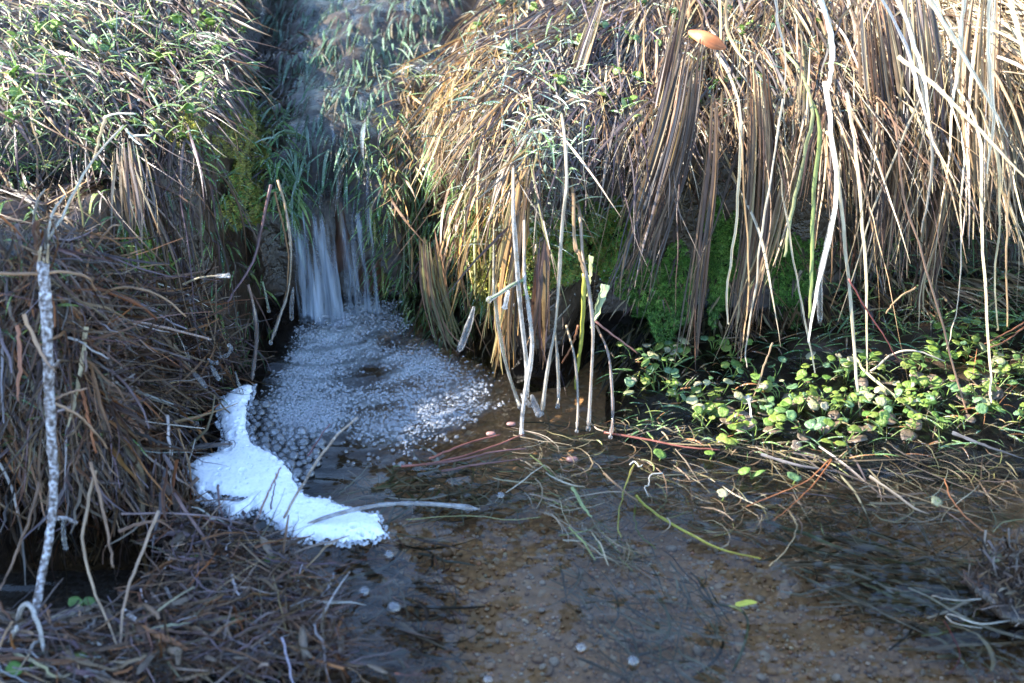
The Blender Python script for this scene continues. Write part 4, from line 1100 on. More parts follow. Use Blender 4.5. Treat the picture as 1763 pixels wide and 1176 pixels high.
iced('milky ice coated reed ending in a drop just above the dark pebbles', [(903, 478), (912, 545), (916, 605), (905, 670), (899, 720), (898, 752)], 1.115, 1.045, 8, mat='milkice')
iced('long straight ice coated reed bowing left at its foot', [(976, 310), (967, 400), (962, 490), (955, 570), (942, 640), (933, 712)], 1.14, 1.07, 9, (.66, .55, .4), thick=1.35)
iced('tan ice coated reed standing in front of the yellow-green stem', [(1003, 440), (1014, 500), (1021, 570), (1018, 650), (1013, 738)], 1.13, 1.05, 9, (.6, .44, .3), thick=1.3)
iced('thin iced stalk with a red tip hanging over the water', [(1026, 560), (1046, 605), (1053, 660), (1055, 720), (1051, 752)], 1.12, 1.035, 6, (.45, .28, .18), thick=1.7)
iced('thin iced stalk between the tan reed and the bowed reed', [(975, 560), (990, 620), (995, 690), (993, 742)], 1.12, 1.05, 6, (.6, .46, .3), thick=1.3)
iced('glassy ice coated reed curving into the pool at the bank corner', [(850, 490), (858, 560), (872, 630), (888, 680), (895, 700)], 1.125, 1.08, 6, (.4, .33, .15), thick=2.2)
iced('short iced stalk in shade behind the bowed ice coated reed', [(955, 560), (960, 620), (962, 680), (960, 700)], 1.125, 1.085, 6, (.5, .42, .3), thick=2.0)
iced('large clear icicle hanging slantwise over the bubbling pool', [(816, 528), (810, 550), (800, 580), (790, 606)], 1.17, 1.145, 16, (.3, .3, .15), .6, 'icicle', 'ice', 1.5, cat='icicle', inner=False)
iced('iced grass blade ending in a milky knob pointing left', [(905, 480), (880, 492), (858, 507), (842, 516)], 1.115, 1.10, 8, (.3, .4, .2), 1.0, 'iced_grass_blade', 'ice', 1.8, cat='iced grass')
iced('milky ice drop hanging under the iced grass blade', [(876, 500), (872, 515), (868, 533)], 1.105, 1.10, 10, (.5, .5, .4), 1.4, 'icicle', 'milkice', 1.6, cat='icicle', inner=False)
iced('clear ice knob at the foot of the bowed ice coated reed', [(915, 680), (922, 700), (930, 718)], 1.075, 1.06, 18, (.5, .5, .5), .6, 'ice_lump', 'ice', 1.3, cat='ice', inner=False)
iced('second ice knob beside the foot of the bowed reed', [(897, 678), (905, 690), (915, 700)], 1.08, 1.07, 13, (.5, .5, .5), .6, 'ice_lump', 'ice', 1.3, cat='ice', inner=False)
reed('yellow-green stem standing behind the tan ice coated reed', [(1006, 470), (1004, 530), (1000, 600), (990, 670)], 1.13, 1.10, 12, (.42, .42, .08), 'round', 'green_stem', 'stem')
reed('cut pale green leaf base leaning at the foot of the moss', [(1042, 490), (1032, 525), (1018, 565)], 1.135, 1.12, 26, (.46, .55, .3), 'flat', 'leaf_base', 'stem', tip=.8)
reed('upright pale green leaf base with a squared top under the moss', [(1018, 440), (1016, 475), (1012, 510)], 1.145, 1.135, 16, (.5, .55, .28), 'flat', 'leaf_base', 'stem', tip=.9)
reed('red stalk slanting right across the dark hollow', [(1024, 553), (1060, 580), (1099, 609)], 1.115, 1.10, 6, (.42, .2, .15), 'round', 'twig', 'twig')
reed('orange-brown stalk leaning behind the iced reeds', [(995, 560), (985, 595), (968, 625)], 1.14, 1.13, 7, (.4, .17, .08), 'round', 'twig', 'twig')
reed('curled dead blade tip bending over the tan iced reed', [(990, 425), (1000, 445), (1010, 480)], 1.14, 1.125, 12, (.55, .35, .18))
iced('thick lumpy ice column hanging in the dark behind the white frosted reed', [(1438, 350), (1425, 420), (1412, 480), (1412, 560)], 1.19, 1.17, 16, (.4, .4, .4), .2, 'icicle', 'ice', 1.2, cat='icicle', inner=False)

# left of the fall: drooping iced stalks
iced('iced reed drooping beside the waterfall into the pool', [(478, 310), (492, 360), (501, 430), (496, 500), (480, 550), (466, 590)], 1.19, 1.13, 7, (.35, .26, .16), 1.0, thick=1.5)
iced('broad iced blade hanging in front of the left bank face', [(427, 490), (437, 530), (442, 580), (437, 630), (434, 655)], 1.15, 1.13, 9, (.3, .2, .16), .5, thick=1.7)
iced('clear ice drop hanging beside the drooping iced reed', [(505, 495), (502, 525), (502, 552)], 1.17, 1.165, 11, (.3, .3, .3), .8, 'icicle', 'ice', 1.3, cat='icicle', inner=False)
iced('small green iced blade between the drooping reed and the bank face', [(452, 485), (458, 510), (463, 535)], 1.16, 1.155, 6, (.25, .35, .2), 1.2, 'iced_grass_blade', 'ice', 1.7, cat='iced grass')
reed('dark purple stalk crossing the left bank face down to the left', [(466, 318), (452, 385), (440, 440), (425, 470), (405, 500), (392, 520)], 1.185, 1.13, 8, (.16, .10, .11), 'round', mat='wetstraw')
reed('brown stalk beside the drooping iced reed', [(472, 330), (490, 400), (497, 450), (490, 520), (470, 570)], 1.185, 1.14, 5, (.3, .17, .08), 'round')
reed('thin stem with an ice pearl pointing right from the left bank', [(314, 490), (345, 478), (392, 474)], 1.09, 1.085, 5, (.5, .42, .28), 'round', 'stalk', 'stalk')
for (pts, yy, w, lab) in (([(370, 475), (384, 475), (395, 474)], 1.084, 10, 'ice pearl on the thin stem at the left bank'), ([(330, 640), (343, 652), (355, 668)], 1.07, 11, 'lowest of the three ice drops on the grass beside the foam'), ([(362, 628), (370, 642), (378, 655)], 1.07, 10, 'middle one of the three ice drops beside the foam'),
        ([(358, 618), (366, 624), (376, 625)], 1.08, 8, 'uppermost of the three ice drops beside the foam'), ([(375, 615), (390, 612), (398, 600), (392, 592)], 1.085, 8, 'ring of ice curling at the edge of the reed pile'), ([(312, 748), (328, 736), (342, 728)], 1.05, 11, 'flat ice tongue at the edge of the dark hole by the foam'),
        ([(300, 800), (318, 780), (332, 762)], 1.02, 10, 'ice glazed stub left of the foam'), ([(318, 776), (350, 768), (400, 764)], 1.015, 11, 'iced stalk lying onto the upper foam'), ([(405, 640), (412, 665), (418, 680)], 1.11, 8, 'clear ice loop above the top of the foam'), ([(108, 895), (110, 925), (114, 948)], .86, 9, 'icicle hanging beside the frosted twig')):
    iced(lab, pts, yy, yy - .006, w, (.4, .3, .25), 1.0, 'icicle', 'ice', 1.5, cat='icicle', inner='stalk' in lab)

# ------------------------------------------------------------------ left: pile of dead reeds
def strands(P, Wd, C, up=None, fold=.4):
    if up is None: up = norm(np.array([0, -.7, 1.]) + .8 * rng.normal(size=(len(P), 1, 3)) + 0 * P)
    return Ribs(P, Wd, up, C, fold)

def heap(name, label, px_poly, n, dirs, jd, ln, wid, pal, k, S=8, lift=.25, nparts=60, mat='wetstraw', off=.03, floor=None, cat='reeds', curl=.11):
    q = in_poly_px(px_poly, n)
    p0 = hit(q[:, 0], q[:, 1]); o_ = .002 + off * rng.random(n) ** 1.6
    p0[:, 2] += o_
    v0 = np.array(dirs, float)[None] + jd * rng.normal(size=(n, 3)) * np.array([1, 1, .45])
    v0[:, 2] += lift * rng.random(n)
    L = ln * (.35 + 1.1 * rng.random(n))
    P = march(p0, v0, S, L / S, k * (.3 + 1.4 * rng.random(n)), o_ * .7, curl)
    if floor is not None: P[..., 2] = np.maximum(P[..., 2], floor + .012 * rng.random(n)[:, None])
    P -= (P[:, S // 2:S // 2 + 1] - P[:, :1]) * .5
    P += .0007 * rng.normal(size=(n, S, 3)) * np.array([1, 1, .6])
    Wd = (wid * (.3 + 1.2 * rng.random(n) ** 2 + 1.2 * (rng.random(n) < .06)))[:, None] * taper(S, .9, 1, .35)[None]
    rb = strands(P, Wd, pick(pal, n, .25))
    b = P[:, 0].mean(0); root = empty(name, (b[0], b[1], 0)); tag(root, label, cat)
    sc = Wd.max(1) * L * (1 + 2 * (P[:, S // 2, 2] - tz(P[:, S // 2, 0], P[:, S // 2, 1])) / .03)
    order = np.argsort(-sc)
    for i in order[:nparts]: add('straw', rb.single('straw', i), M[mat], root)
    t_ = add('loose_straw', rb.joined('loose_straw', order[nparts:]), M[mat], root); t_['kind'] = 'stuff'
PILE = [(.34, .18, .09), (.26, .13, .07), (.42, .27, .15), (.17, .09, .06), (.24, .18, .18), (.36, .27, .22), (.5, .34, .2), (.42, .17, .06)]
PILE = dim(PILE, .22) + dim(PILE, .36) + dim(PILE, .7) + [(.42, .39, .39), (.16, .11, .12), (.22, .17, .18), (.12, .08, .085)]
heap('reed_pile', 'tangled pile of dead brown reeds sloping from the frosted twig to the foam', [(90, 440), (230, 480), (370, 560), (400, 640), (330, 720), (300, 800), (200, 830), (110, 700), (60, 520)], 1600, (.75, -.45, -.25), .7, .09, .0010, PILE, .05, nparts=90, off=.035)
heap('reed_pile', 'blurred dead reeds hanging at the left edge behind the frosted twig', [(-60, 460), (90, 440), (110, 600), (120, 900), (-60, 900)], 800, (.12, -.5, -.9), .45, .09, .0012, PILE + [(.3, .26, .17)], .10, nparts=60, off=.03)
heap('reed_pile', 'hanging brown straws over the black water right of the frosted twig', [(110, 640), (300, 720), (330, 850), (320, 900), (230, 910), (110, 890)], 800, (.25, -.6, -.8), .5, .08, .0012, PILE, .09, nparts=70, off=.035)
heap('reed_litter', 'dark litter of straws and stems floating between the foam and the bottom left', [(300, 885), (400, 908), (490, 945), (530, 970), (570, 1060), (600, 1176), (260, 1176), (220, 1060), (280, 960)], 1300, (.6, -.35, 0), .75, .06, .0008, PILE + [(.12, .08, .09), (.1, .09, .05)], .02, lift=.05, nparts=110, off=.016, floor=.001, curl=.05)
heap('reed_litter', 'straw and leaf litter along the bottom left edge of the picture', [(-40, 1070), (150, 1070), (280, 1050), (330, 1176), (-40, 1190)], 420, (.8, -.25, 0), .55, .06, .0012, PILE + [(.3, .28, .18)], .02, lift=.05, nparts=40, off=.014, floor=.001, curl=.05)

for i, (px, py) in enumerate(in_poly_px([(320, 900), (480, 940), (620, 1050), (660, 1176), (230, 1176), (250, 1060)], 18)):
    o = bpy.data.objects.new('dead_leaf', LEAF['leaf_brown', i % 3]); col_main.objects.link(o)
    o.location = gz0(px, py, .012 + .006 * random.random()); s_ = .0036 * (.6 + random.random()); o.scale = (s_ * random.uniform(1.5, 2.6), s_ * .6, s_); o.rotation_euler = (random.gauss(.2, .4), random.gauss(0, .4), random.random() * 6)
    tag(o, 'small %s leaf scrap in the floating litter at the lower left' % ('brown',), 'dead leaf', 'leaf scraps in the litter')

# the frosted twig
tw = [(74, 452), (79, 520), (82, 600), (86, 700), (91, 790), (92, 860), (84, 930), (70, 1000), (60, 1060)]
P = pathpx(tw, .955, .80, 60); 
root = empty('frosted_twig', P[-1]); tag(root, 'thick upright frosted grey twig with knobbly bark at the left edge', 'twig')
lum = 1 + .22 * fbm(np.repeat(np.linspace(0, 1, 60)[:, None], 12, 1) * 34, np.tile(np.arange(12), (60, 1)) * .8, 81) + .10 * rng.normal(size=(60, 12))
hwp = np.array([21, 21, 19, 18, 16, 15, 14, 14, 16]) * .00021
rad = np.interp(np.linspace(0, 8, 60), np.arange(9), hwp)
add('stem', tube_mesh('stem', P, rad, 12, (.4, .36, .34), lump=lum), M['bark'], root)
for pts, w in (([(92, 893), (112, 892), (133, 901)], 8), ([(80, 640), (96, 628), (102, 620)], 6)):
    Q = pathpx(pts, .865 if w == 8 else .91, .86 if w == 8 else .905, 10)
    add('side_stub', tube_mesh('side_stub', Q, w * .00021 * np.linspace(1, .7, 10), 8, (.4, .36, .34), lump=1 + .2 * rng.normal(size=(10, 8))), M['bark'], root)
for k in range(4):
    a = (66 + k * 5, 458); b = (62 + k * 9 + random.uniform(-9, 9), 440 - random.uniform(-6, 26))
    Q = pathpx([a, b], .955, .95, 5)
    add('splinter', tube_mesh('splinter', Q, .0013 * np.linspace(1, .5, 5), 5, (.6, .5, .36)), M['straw'], root)
# roots or reed stubs at its foot
for k, (pts, lab) in enumerate((([(30, 1120), (32, 1060), (48, 1040), (62, 1062), (72, 1100), (82, 1150)], 'bent frosted reed looped around the foot of the frosted twig'), ([(0, 1145), (14, 1110), (28, 1080)], 'pale reed stub leaning at the bottom left edge'), ([(92, 1130), (88, 1108), (74, 1100), (56, 1112), (48, 1140)], 'small curled reed in front of the twig foot'))):
    reed(lab, pts, .80, .755, 12, (.5, .46, .42), 'round', 'reed_stub', 'reed', 'froststraw')

# single stalks one can follow with the eye on the left
BRN = (.34, .2, .12); ORA = (.45, .24, .12)
L = [
 ('tan stalk arching over the reed pile to the right', [(165, 512), (200, 496), (240, 497), (285, 515), (320, 545)], 1.02, 1.01, 6, (.5, .33, .2), 'straw'),
 ('brown stalk arching up left of the dark bank face', [(140, 485), (152, 448), (172, 415), (192, 390), (207, 388)], 1.03, 1.04, 6, (.5, .32, .2), 'straw'),
 ('long orange stalk lying level behind the twig top', [(-10, 470), (60, 472), (110, 468), (150, 478), (165, 500)], .94, .97, 7, (.5, .32, .2), 'straw'),
 ('thick reddish reed with a frayed end pointing at the waterfall', [(200, 560), (260, 549), (310, 540), (368, 536)], 1.03, 1.05, 9, (.4, .26, .24), 'straw'),
 ('reed below the frayed one with an icy end', [(170, 548), (240, 555), (300, 568), (364, 585)], 1.03, 1.06, 8, (.36, .25, .2), 'froststraw'),
 ('frosted forked grass stem leaning right on the left bank', [(60, 440), (100, 385), (132, 322), (170, 262), (213, 216)], .99, 1.10, 7, (.52, .46, .36), 'froststraw'),
 ('pale stem behind the frosted forked stem', [(75, 438), (90, 370), (112, 336)], .99, 1.05, 7, (.55, .47, .36), 'froststraw'),
 ('thin bent stem left of the frosted forked stem', [(68, 440), (58, 390), (62, 350), (78, 326)], .99, 1.05, 6, (.5, .4, .3), 'straw'),
 ('cream broken stalk with a bright upper end on the left bank', [(182, 200), (172, 235), (163, 272)], 1.13, 1.12, 8, (.72, .58, .38), 'straw'),
 ('frosted grass tip pointing right on the left bank edge', [(180, 202), (200, 196), (233, 196)], 1.12, 1.11, 5, (.62, .66, .56), 'frostgrass'),
 ('frosted grass tip below the right-pointing one', [(218, 222), (228, 238), (243, 250)], 1.12, 1.11, 5, (.62, .66, .56), 'frostgrass'),
 ('frosted grass tip furthest right on the left bank edge', [(222, 236), (240, 233), (258, 234)], 1.12, 1.11, 5, (.62, .66, .56), 'frostgrass'),
 ('yellow stem hanging down the middle of the left bank face', [(133, 322), (140, 360), (148, 420), (160, 480)], 1.09, 1.06, 5, (.5, .45, .18), 'straw'),
 ('pale flattened reed standing in the reed pile', [(148, 562), (142, 620), (130, 680), (118, 735)], .97, .93, 11, (.58, .5, .33), 'straw'),
 ('tan stalk slanting right across the frosted twig', [(40, 540), (62, 590), (80, 622), (97, 642)], .92, .90, 9, (.5, .33, .22), 'straw'),
 ('long brown stalk curving down from the twig to the right', [(85, 690), (130, 712), (160, 740), (185, 772)], .90, .92, 7, (.5, .33, .22), 'straw'),
 ('tan stalk forking up right from the frosted twig', [(82, 694), (115, 678), (150, 668)], .90, .92, 6, (.5, .33, .22), 'straw'),
 ('orange blade hanging in the middle of the pile', [(142, 670), (152, 720), (165, 780)], .94, .91, 8, (.45, .17, .07), 'straw'),
 ('rusty blade hanging left of the frosted twig', [(30, 560), (34, 620), (30, 690)], .93, .90, 10, (.45, .2, .12), 'straw'),
 ('long straw hanging to the black water in two bends', [(165, 810), (148, 880), (144, 940), (160, 1010), (185, 1070), (205, 1120)], .88, .76, 7, (.5, .36, .24), 'straw'),
 ('straight straw leaning over the black water', [(272, 880), (245, 950), (222, 1010), (208, 1080), (207, 1150)], .86, .75, 7, (.5, .36, .26), 'straw'),
 ('brown straw hanging over the black water', [(155, 795), (175, 870), (188, 930), (195, 978)], .88, .83, 7, (.42, .27, .18), 'straw'),
 ('dark straw slanting down left past the twig', [(68, 830), (45, 910), (15, 985), (-5, 1020)], .87, .82, 7, (.3, .19, .13), 'straw'),
 ('broad pale reed lying at the bottom left', [(210, 1050), (260, 1090), (310, 1140), (350, 1180)], .80, .735, 12, (.45, .38, .33), 'froststraw'),
 ('second pale reed lying above the broad one', [(215, 1055), (255, 1075), (295, 1100)], .81, .78, 9, (.5, .42, .26), 'straw'),
 ('thick frosted reed sloping right through the litter', [(310, 880), (350, 915), (400, 935), (440, 965), (450, 975)], .93, .87, 10, (.4, .3, .26), 'froststraw'),
 ('purple-brown stem rising through the litter', [(300, 850), (340, 910), (370, 970), (380, 1020), (388, 1085)], .92, .80, 8, (.24, .15, .14), 'wetstraw'),
 ('long dark stalk lying level below the foam', [(208, 885), (290, 884), (370, 890), (430, 905)], .90, .90, 5, (.3, .22, .22), 'wetstraw'),
 ('arched brown stalk in front of the pile', [(205, 915), (240, 902), (275, 898), (300, 915)], .87, .88, 9, (.28, .18, .14), 'wetstraw'),
 ('orange stalk leaning right at the bottom', [(478, 1060), (466, 1110), (440, 1160)], .80, .76, 7, (.5, .22, .1), 'straw'),
 ('orange-brown straw slanting below the foam', [(505, 945), (525, 975), (548, 1005)], .89, .86, 7, (.42, .2, .12), 'straw'),
 ('dark crooked twig below the foam', [(497, 942), (480, 960), (458, 975)], .90, .88, 6, (.2, .13, .12), 'straw'),
 ('pale curved straw lying in the litter', [(275, 1090), (320, 1075), (370, 1065), (410, 1062)], .80, .82, 8, (.42, .38, .38), 'froststraw'),
 ('dark stub standing up at the edge of the foam', [(418, 880), (425, 915), (437, 955)], .93, .90, 9, (.13, .09, .09), 'wetstraw'),
 ('brown straw standing in the litter left of the dark stub', [(375, 835), (380, 880), (405, 935)], .95, .90, 6, (.28, .18, .17), 'wetstraw'),
 ('small red stem lying in the water right of the litter', [(575, 985), (620, 965), (685, 962)], .87, .88, 4, (.36, .12, .08), 'straw'),
]
for (lab, pts, y0, y1, w, c, mt) in L:
    reed(lab, pts, y0, y1, w, c, 'round' if w < 9 else 'flat', 'stalk', 'stalk', mt, n=18)

# ------------------------------------------------------------------ foam, froth and bubbles
FOAM = [(377, 692), (392, 670), (412, 662), (432, 657), (436, 668), (424, 692), (424, 735), (436, 760), (470, 778), (498, 802), (512, 835), (530, 850), (565, 855), (605, 872),
        (648, 880), (656, 895), (664, 914), (640, 925), (590, 928), (545, 922), (515, 926), (480, 900), (455, 882), (440, 868), (425, 878), (395, 886), (378, 868), (345, 850), (326, 822), (322, 797), (350, 780), (378, 772), (386, 752), (380, 720)]
fp = gz0(np.array([a for a, b in FOAM]), np.array([b for a, b in FOAM]), .006)[:, :2]
hole = gz0(np.array([352, 380, 425, 410, 372]), np.array([838, 848, 852, 860, 856]), .006)[:, :2]
lo, hi = fp.min(0) - .01, fp.max(0) + .01
gs = .0008
xs = np.arange(lo[0], hi[0], gs); ys = np.arange(lo[1], hi[1], gs)
X, Y = np.meshgrid(xs, ys)
d = sdf(fp, X, Y) + .0026 * fbm(X * 120, Y * 120, 91) + .0016 * fbm(X * 420, Y * 420, 94)
d = np.minimum(d, -sdf(hole, X, Y) + .001 * fbm(X * 200, Y * 200, 95))
prof = np.sqrt(np.clip(1 - (1 - np.clip(d / .013, 0, 1)) ** 2, 0, 1))
Z = .0075 * prof + .0012 * prof * fbm(X * 30, Y * 30, 92) + .0003 * prof * fbm(X * 190, Y * 190, 93)
# pits left by burst bubbles
pr = np.random.default_rng(3)
npit = 1500
pc = np.stack([lo[0] + (hi[0] - lo[0]) * pr.random(npit), lo[1] + (hi[1] - lo[1]) * pr.random(npit)], -1)
dd = sdf(fp, pc[:, 0], pc[:, 1]); wgt = np.where(dd < .0, 0, np.where(dd < .010, 1, .22)); keep = pr.random(npit) < wgt
for (cx, cy), dq in zip(pc[keep], dd[keep]):
    r = (.0009 + .0020 * pr.random() ** 3)
    m = (np.abs(X - cx) < 3 * r) & (np.abs(Y - cy) < 3 * r)
    q = np.hypot(X[m] - cx, Y[m] - cy) / r
    Z[m] -= np.clip(.0044 * np.exp(-q ** 2 * 1.4) * 1.3, 0, Z[m] * .9) - .0006 * np.exp(-((q - 1.5) / .4) ** 2)
foam_root = empty('foam_patch', (float(fp[:, 0].mean()), float(fp[:, 1].mean()), 0)); tag(foam_root, 'bright white patch of frozen foam on the left side of the pool', 'foam')
me = grid_mesh('foam_body', xs, ys, Z + .0005, d > 0.0012)
add('foam_body', me, M['foam'], foam_root)
_rim = np.argwhere((d > -.0035) & (d < .0025)); _rim = _rim[rng.choice(len(_rim), min(1500, len(_rim)), replace=False)]
rim_xy = np.stack([xs[_rim[:, 1]], ys[_rim[:, 0]]], -1)

def hemi(nr=4, na=10):
    V = [(0, 0, 1)]; F3 = []; F4 = []
    for i in range(1, nr + 1):
        ph = i / nr * 1.62
        for j in range(na):
            a = j / na * 6.28318
            V.append((math.sin(ph) * math.cos(a), math.sin(ph) * math.sin(a), math.cos(ph)))
    for j in range(na): F3.append((0, 1 + j, 1 + (j + 1) % na))
    for i in range(nr - 1):
        for j in range(na):
            a = 1 + i * na + j; b = 1 + i * na + (j + 1) % na
            F4.append((a, a + na, b + na, b))
    return np.array(V), [np.array(F3), np.array(F4)]
hv, hf = hemi(4, 12)
v1, f1 = hemi(3, 7)
rr_ = .0006 + .0013 * rng.random(len(rim_xy)) ** 3
V = np.concatenate([rim_xy, np.full((len(rim_xy), 1), .001)], 1)[:, None] + v1[None] * rr_[:, None, None]
F = [(f[None] + (np.arange(len(rim_xy)) * len(v1))[:, None, None]).reshape(-1, f.shape[1]) for f in f1]
o = add('rim_bubbles', mesh_np('rim_bubbles', V.reshape(-1, 3), F), M['rim'], foam_root); o['kind'] = 'stuff'
bub_me = mesh_np('bubble', hv, hf); bub_me.materials.append(M['bubble'])
bub_small = bub_me

POOL = [(462, 650), (490, 590), (510, 555), (560, 530), (600, 512), (650, 505), (700, 522), (740, 575), (790, 600), (850, 630), (885, 660), (890, 690), (850, 705), (800, 735), (745, 770), (700, 785), (640, 770), (590, 745), (560, 770), (540, 795), (505, 790), (470, 765), (440, 740), (440, 690)]
def froth_density(q):
    x, y = q[:, 0], q[:, 1]
    ed = sdf(np.array(POOL, float), x, y)
    dn = .30 + 1.1 * (fbm(x / 90, y / 45, 41) + .12)
    dn += .8 * np.exp(-((x - 560) / 75) ** 2 - ((y - 600) / 55) ** 2) + .8 * np.exp(-((x - 650) / 60) ** 2 - ((y - 525) / 28) ** 2)
    dn += .6 * np.exp(-((x - 520) / 50) ** 2 - ((y - 690) / 60) ** 2) + .5 * np.exp(-((x - 720) / 60) ** 2 - ((y - 715) / 18) ** 2)
    dn -= .6 * np.exp(-((x - 715) / 45) ** 2 - ((y - 575) / 28) ** 2) + .55 * np.exp(-((x - 640) / 90) ** 2 - ((y - 660) / 20) ** 2)
    return np.clip(dn * smooth(-5, 45, ed + 30 * fbm(x / 25, y / 14, 47)), .0, 1)
q = in_poly_px(POOL, 44000)
q = q[rng.random(len(q)) < froth_density(q)][:19000]
g = gz0(q[:, 0], q[:, 1], .001)
rad = .0004 + .0011 * rng.random(len(g)) ** 4
g[:, 2] += .012 * np.exp(-((q[:, 0] - 575) / 62) ** 2 - ((q[:, 1] - 548) / 26) ** 2) * rng.random(len(g))
far = np.exp(-((q[:, 1] - 720) / 90) ** 2)
rad *= 1 + .5 * far * rng.random(len(g))
v1, f1 = hemi(3, 7)
V = g[:, None] + v1[None] * rad[:, None, None] * np.array([1, 1, .6])
F = [(f[None] + (np.arange(len(g)) * len(v1))[:, None, None]).reshape(-1, f.shape[1]) for f in f1]
o = add('froth', mesh_np('froth', V.reshape(-1, 3), F), M['froth']); tag(o, 'froth of countless small bubbles on the pool below the waterfall', 'froth', kind='stuff')

# whitish air just under the surface around the foot of the fall
def aer_mat():
    m, t, o = nt('aerated_water')
    tc = N(t, 'ShaderNodeTexCoord'); ca = N(t, 'ShaderNodeAttribute', attribute_name='col')
    n1 = N(t, 'ShaderNodeTexNoise', i_Scale=75.0, i_Detail=9.0, i_Roughness=.7); t.links.new(tc.outputs['Object'], n1.inputs['Vector'])
    sep = N(t, 'ShaderNodeSeparateColor'); t.links.new(ca.outputs['Color'], sep.inputs[0])
    f = mathn(t, 'MULTIPLY', ramp(t, n1.outputs[0], [(.30, .05), (.56, 1.0)]), sep.outputs[0])
    df = N(t, 'ShaderNodeBsdfDiffuse'); df.inputs[0].default_value = (.78, .84, .9, 1)
    tp = N(t, 'ShaderNodeBsdfTransparent'); mx = N(t, 'ShaderNodeMixShader'); t.links.new(f, mx.inputs[0]); t.links.new(tp.outputs[0], mx.inputs[1]); t.links.new(df.outputs[0], mx.inputs[2])
    t.links.new(mx.outputs[0], o.inputs[0]); return m
pp = gz0(np.array([a for a, b in POOL]), np.array([b for a, b in POOL]))[:, :2]
lo, hi = pp.min(0) - .01, pp.max(0) + .03
xs = np.arange(lo[0], hi[0], .006); ys = np.arange(lo[1], hi[1], .006); X, Y = np.meshgrid(xs, ys)
d = sdf(pp, X, Y)
# density from the pixel map, carried to the water plane
dep = Y * cP + CAM_H * sP
pxm = X / dep * FPX + W0 / 2; pym = H0 / 2 - ((Y * sP - CAM_H * cP) / dep) * FPX
dens = froth_density(np.stack([pxm.ravel(), pym.ravel()], -1)).reshape(X.shape) * smooth(-.01, .025, d)
me = grid_mesh('aerated_water', xs, ys, -.004 + .004 * fbm(X * 30, Y * 30, 44), d > -.01)
Xk = np.array([v.co[:] for v in me.vertices])
ix = np.clip(((Xk[:, 0] - lo[0]) / .006).round().astype(int), 0, len(xs) - 1); iy = np.clip(((Xk[:, 1] - lo[1]) / .006).round().astype(int), 0, len(ys) - 1)
a = me.color_attributes.new('col', 'FLOAT_COLOR', 'POINT'); cc = np.ones((len(Xk), 4), np.float32); cc[:, :3] = dens[iy, ix][:, None]; a.data.foreach_set('color', cc.ravel())
o = add('aerated_water', me, aer_mat()); tag(o, 'milky bluish water full of air around the foot of the fall', 'froth', kind='stuff')

# bubbles one can pick out: the raft between pool and foam, and strays
def bubble(px, py, r, label, group=None, z=.001):
    c = gz0(px, py, z); o = bpy.data.objects.new('bubble', bub_me); col_main.objects.link(o)
    o.location = c; o.scale = (r, r, r * .8); o.rotation_euler[2] = random.random() * 6
    tag(o, label, 'bubble', group)
RAFT = [(440, 690), (470, 700), (480, 740), (520, 740), (560, 760), (545, 800), (520, 830), (505, 808), (470, 780), (432, 758), (428, 720)]
pts = []
for (px, py) in in_poly_px(RAFT, 2500):
    r = random.uniform(5.5, 13)
    if all((px - a) ** 2 + ((py - b) * 1.8) ** 2 > ((r + c) * .86) ** 2 for a, b, c in pts): pts.append((px, py, r))
    if len(pts) >= 95: break
for (px, py, r) in pts: bubble(px, py, r * .00052, 'clear bubble in the raft between the white foam and the pool', 'bubbles beside the foam')
pts = []
for (px, py) in in_poly_px([(560, 690), (700, 700), (800, 705), (830, 720), (780, 760), (720, 800), (600, 800), (560, 740)], 3000):
    r = random.uniform(1.8, 4.8)
    if all((px - a) ** 2 + ((py - b) * 1.8) ** 2 > ((r + c) * .86) ** 2 for a, b, c in pts): pts.append((px, py, r))
    if len(pts) >= 130: break
for (px, py, r) in pts: bubble(px, py, r * .00052, 'small clear bubble at the front of the froth in the pool', 'bubbles at the front of the pool')
for (px, py, r, lab) in ((562, 1004, 11, 'white bubble caught in the litter right of the orange-brown straw'), (627, 1018, 10, 'stray bubble floating right of the litter'), (678, 1046, 12, 'largest stray bubble, floating below the foam tip'), (670, 955, 9, 'stray bubble just below the tip of the foam'),
        (1000, 1115, 9, 'stray bubble near the bottom middle of the picture'), (1090, 1138, 10, 'stray bubble furthest right near the bottom edge'), (692, 800, 8, 'bubble at the end of the red stem in the pool'), (862, 853, 8, 'bubble by the tip of the long iced reed'), (840, 1170, 8, 'bubble cut by the bottom edge of the picture')):
    bubble(px, py, r * .00045, lab)
for (px, py, r) in in_poly_px(RAFT, 1).tolist() and []: pass

# ice beads on the thatch
q = np.concatenate([in_poly_px([(680, 140), (860, 60), (1010, 120), (1000, 330), (880, 400), (830, 300)], 520), in_poly_px([(850, 380), (1050, 330), (1060, 480), (860, 560)], 160), in_poly_px([(1040, 60), (1400, 60), (1380, 260), (1060, 300)], 140), in_poly_px([(0, 60), (330, 60), (230, 260), (0, 180)], 110)])
p = hit(q[:, 0], q[:, 1]); nr = tn(p[:, 0], p[:, 1]); p = p + nr * (.004 + .012 * rng.random(len(p)))[:, None]
v2, f2 = blob(9, 1, .05, 1.0)
V = p[:, None] + v2[None] * (.0005 + .0009 * rng.random(len(p)) ** 2)[:, None, None]
M['bead'] = ice_mat('ice_bead', .35)
o = add('ice_beads', mesh_np('ice_beads', V.reshape(-1, 3), [(f2[None] + (np.arange(len(p)) * len(v2))[:, None, None]).reshape(-1, 3)]), M['bead'])
tag(o, 'tiny ice beads frozen on the sedge of both banks', 'ice', kind='stuff')

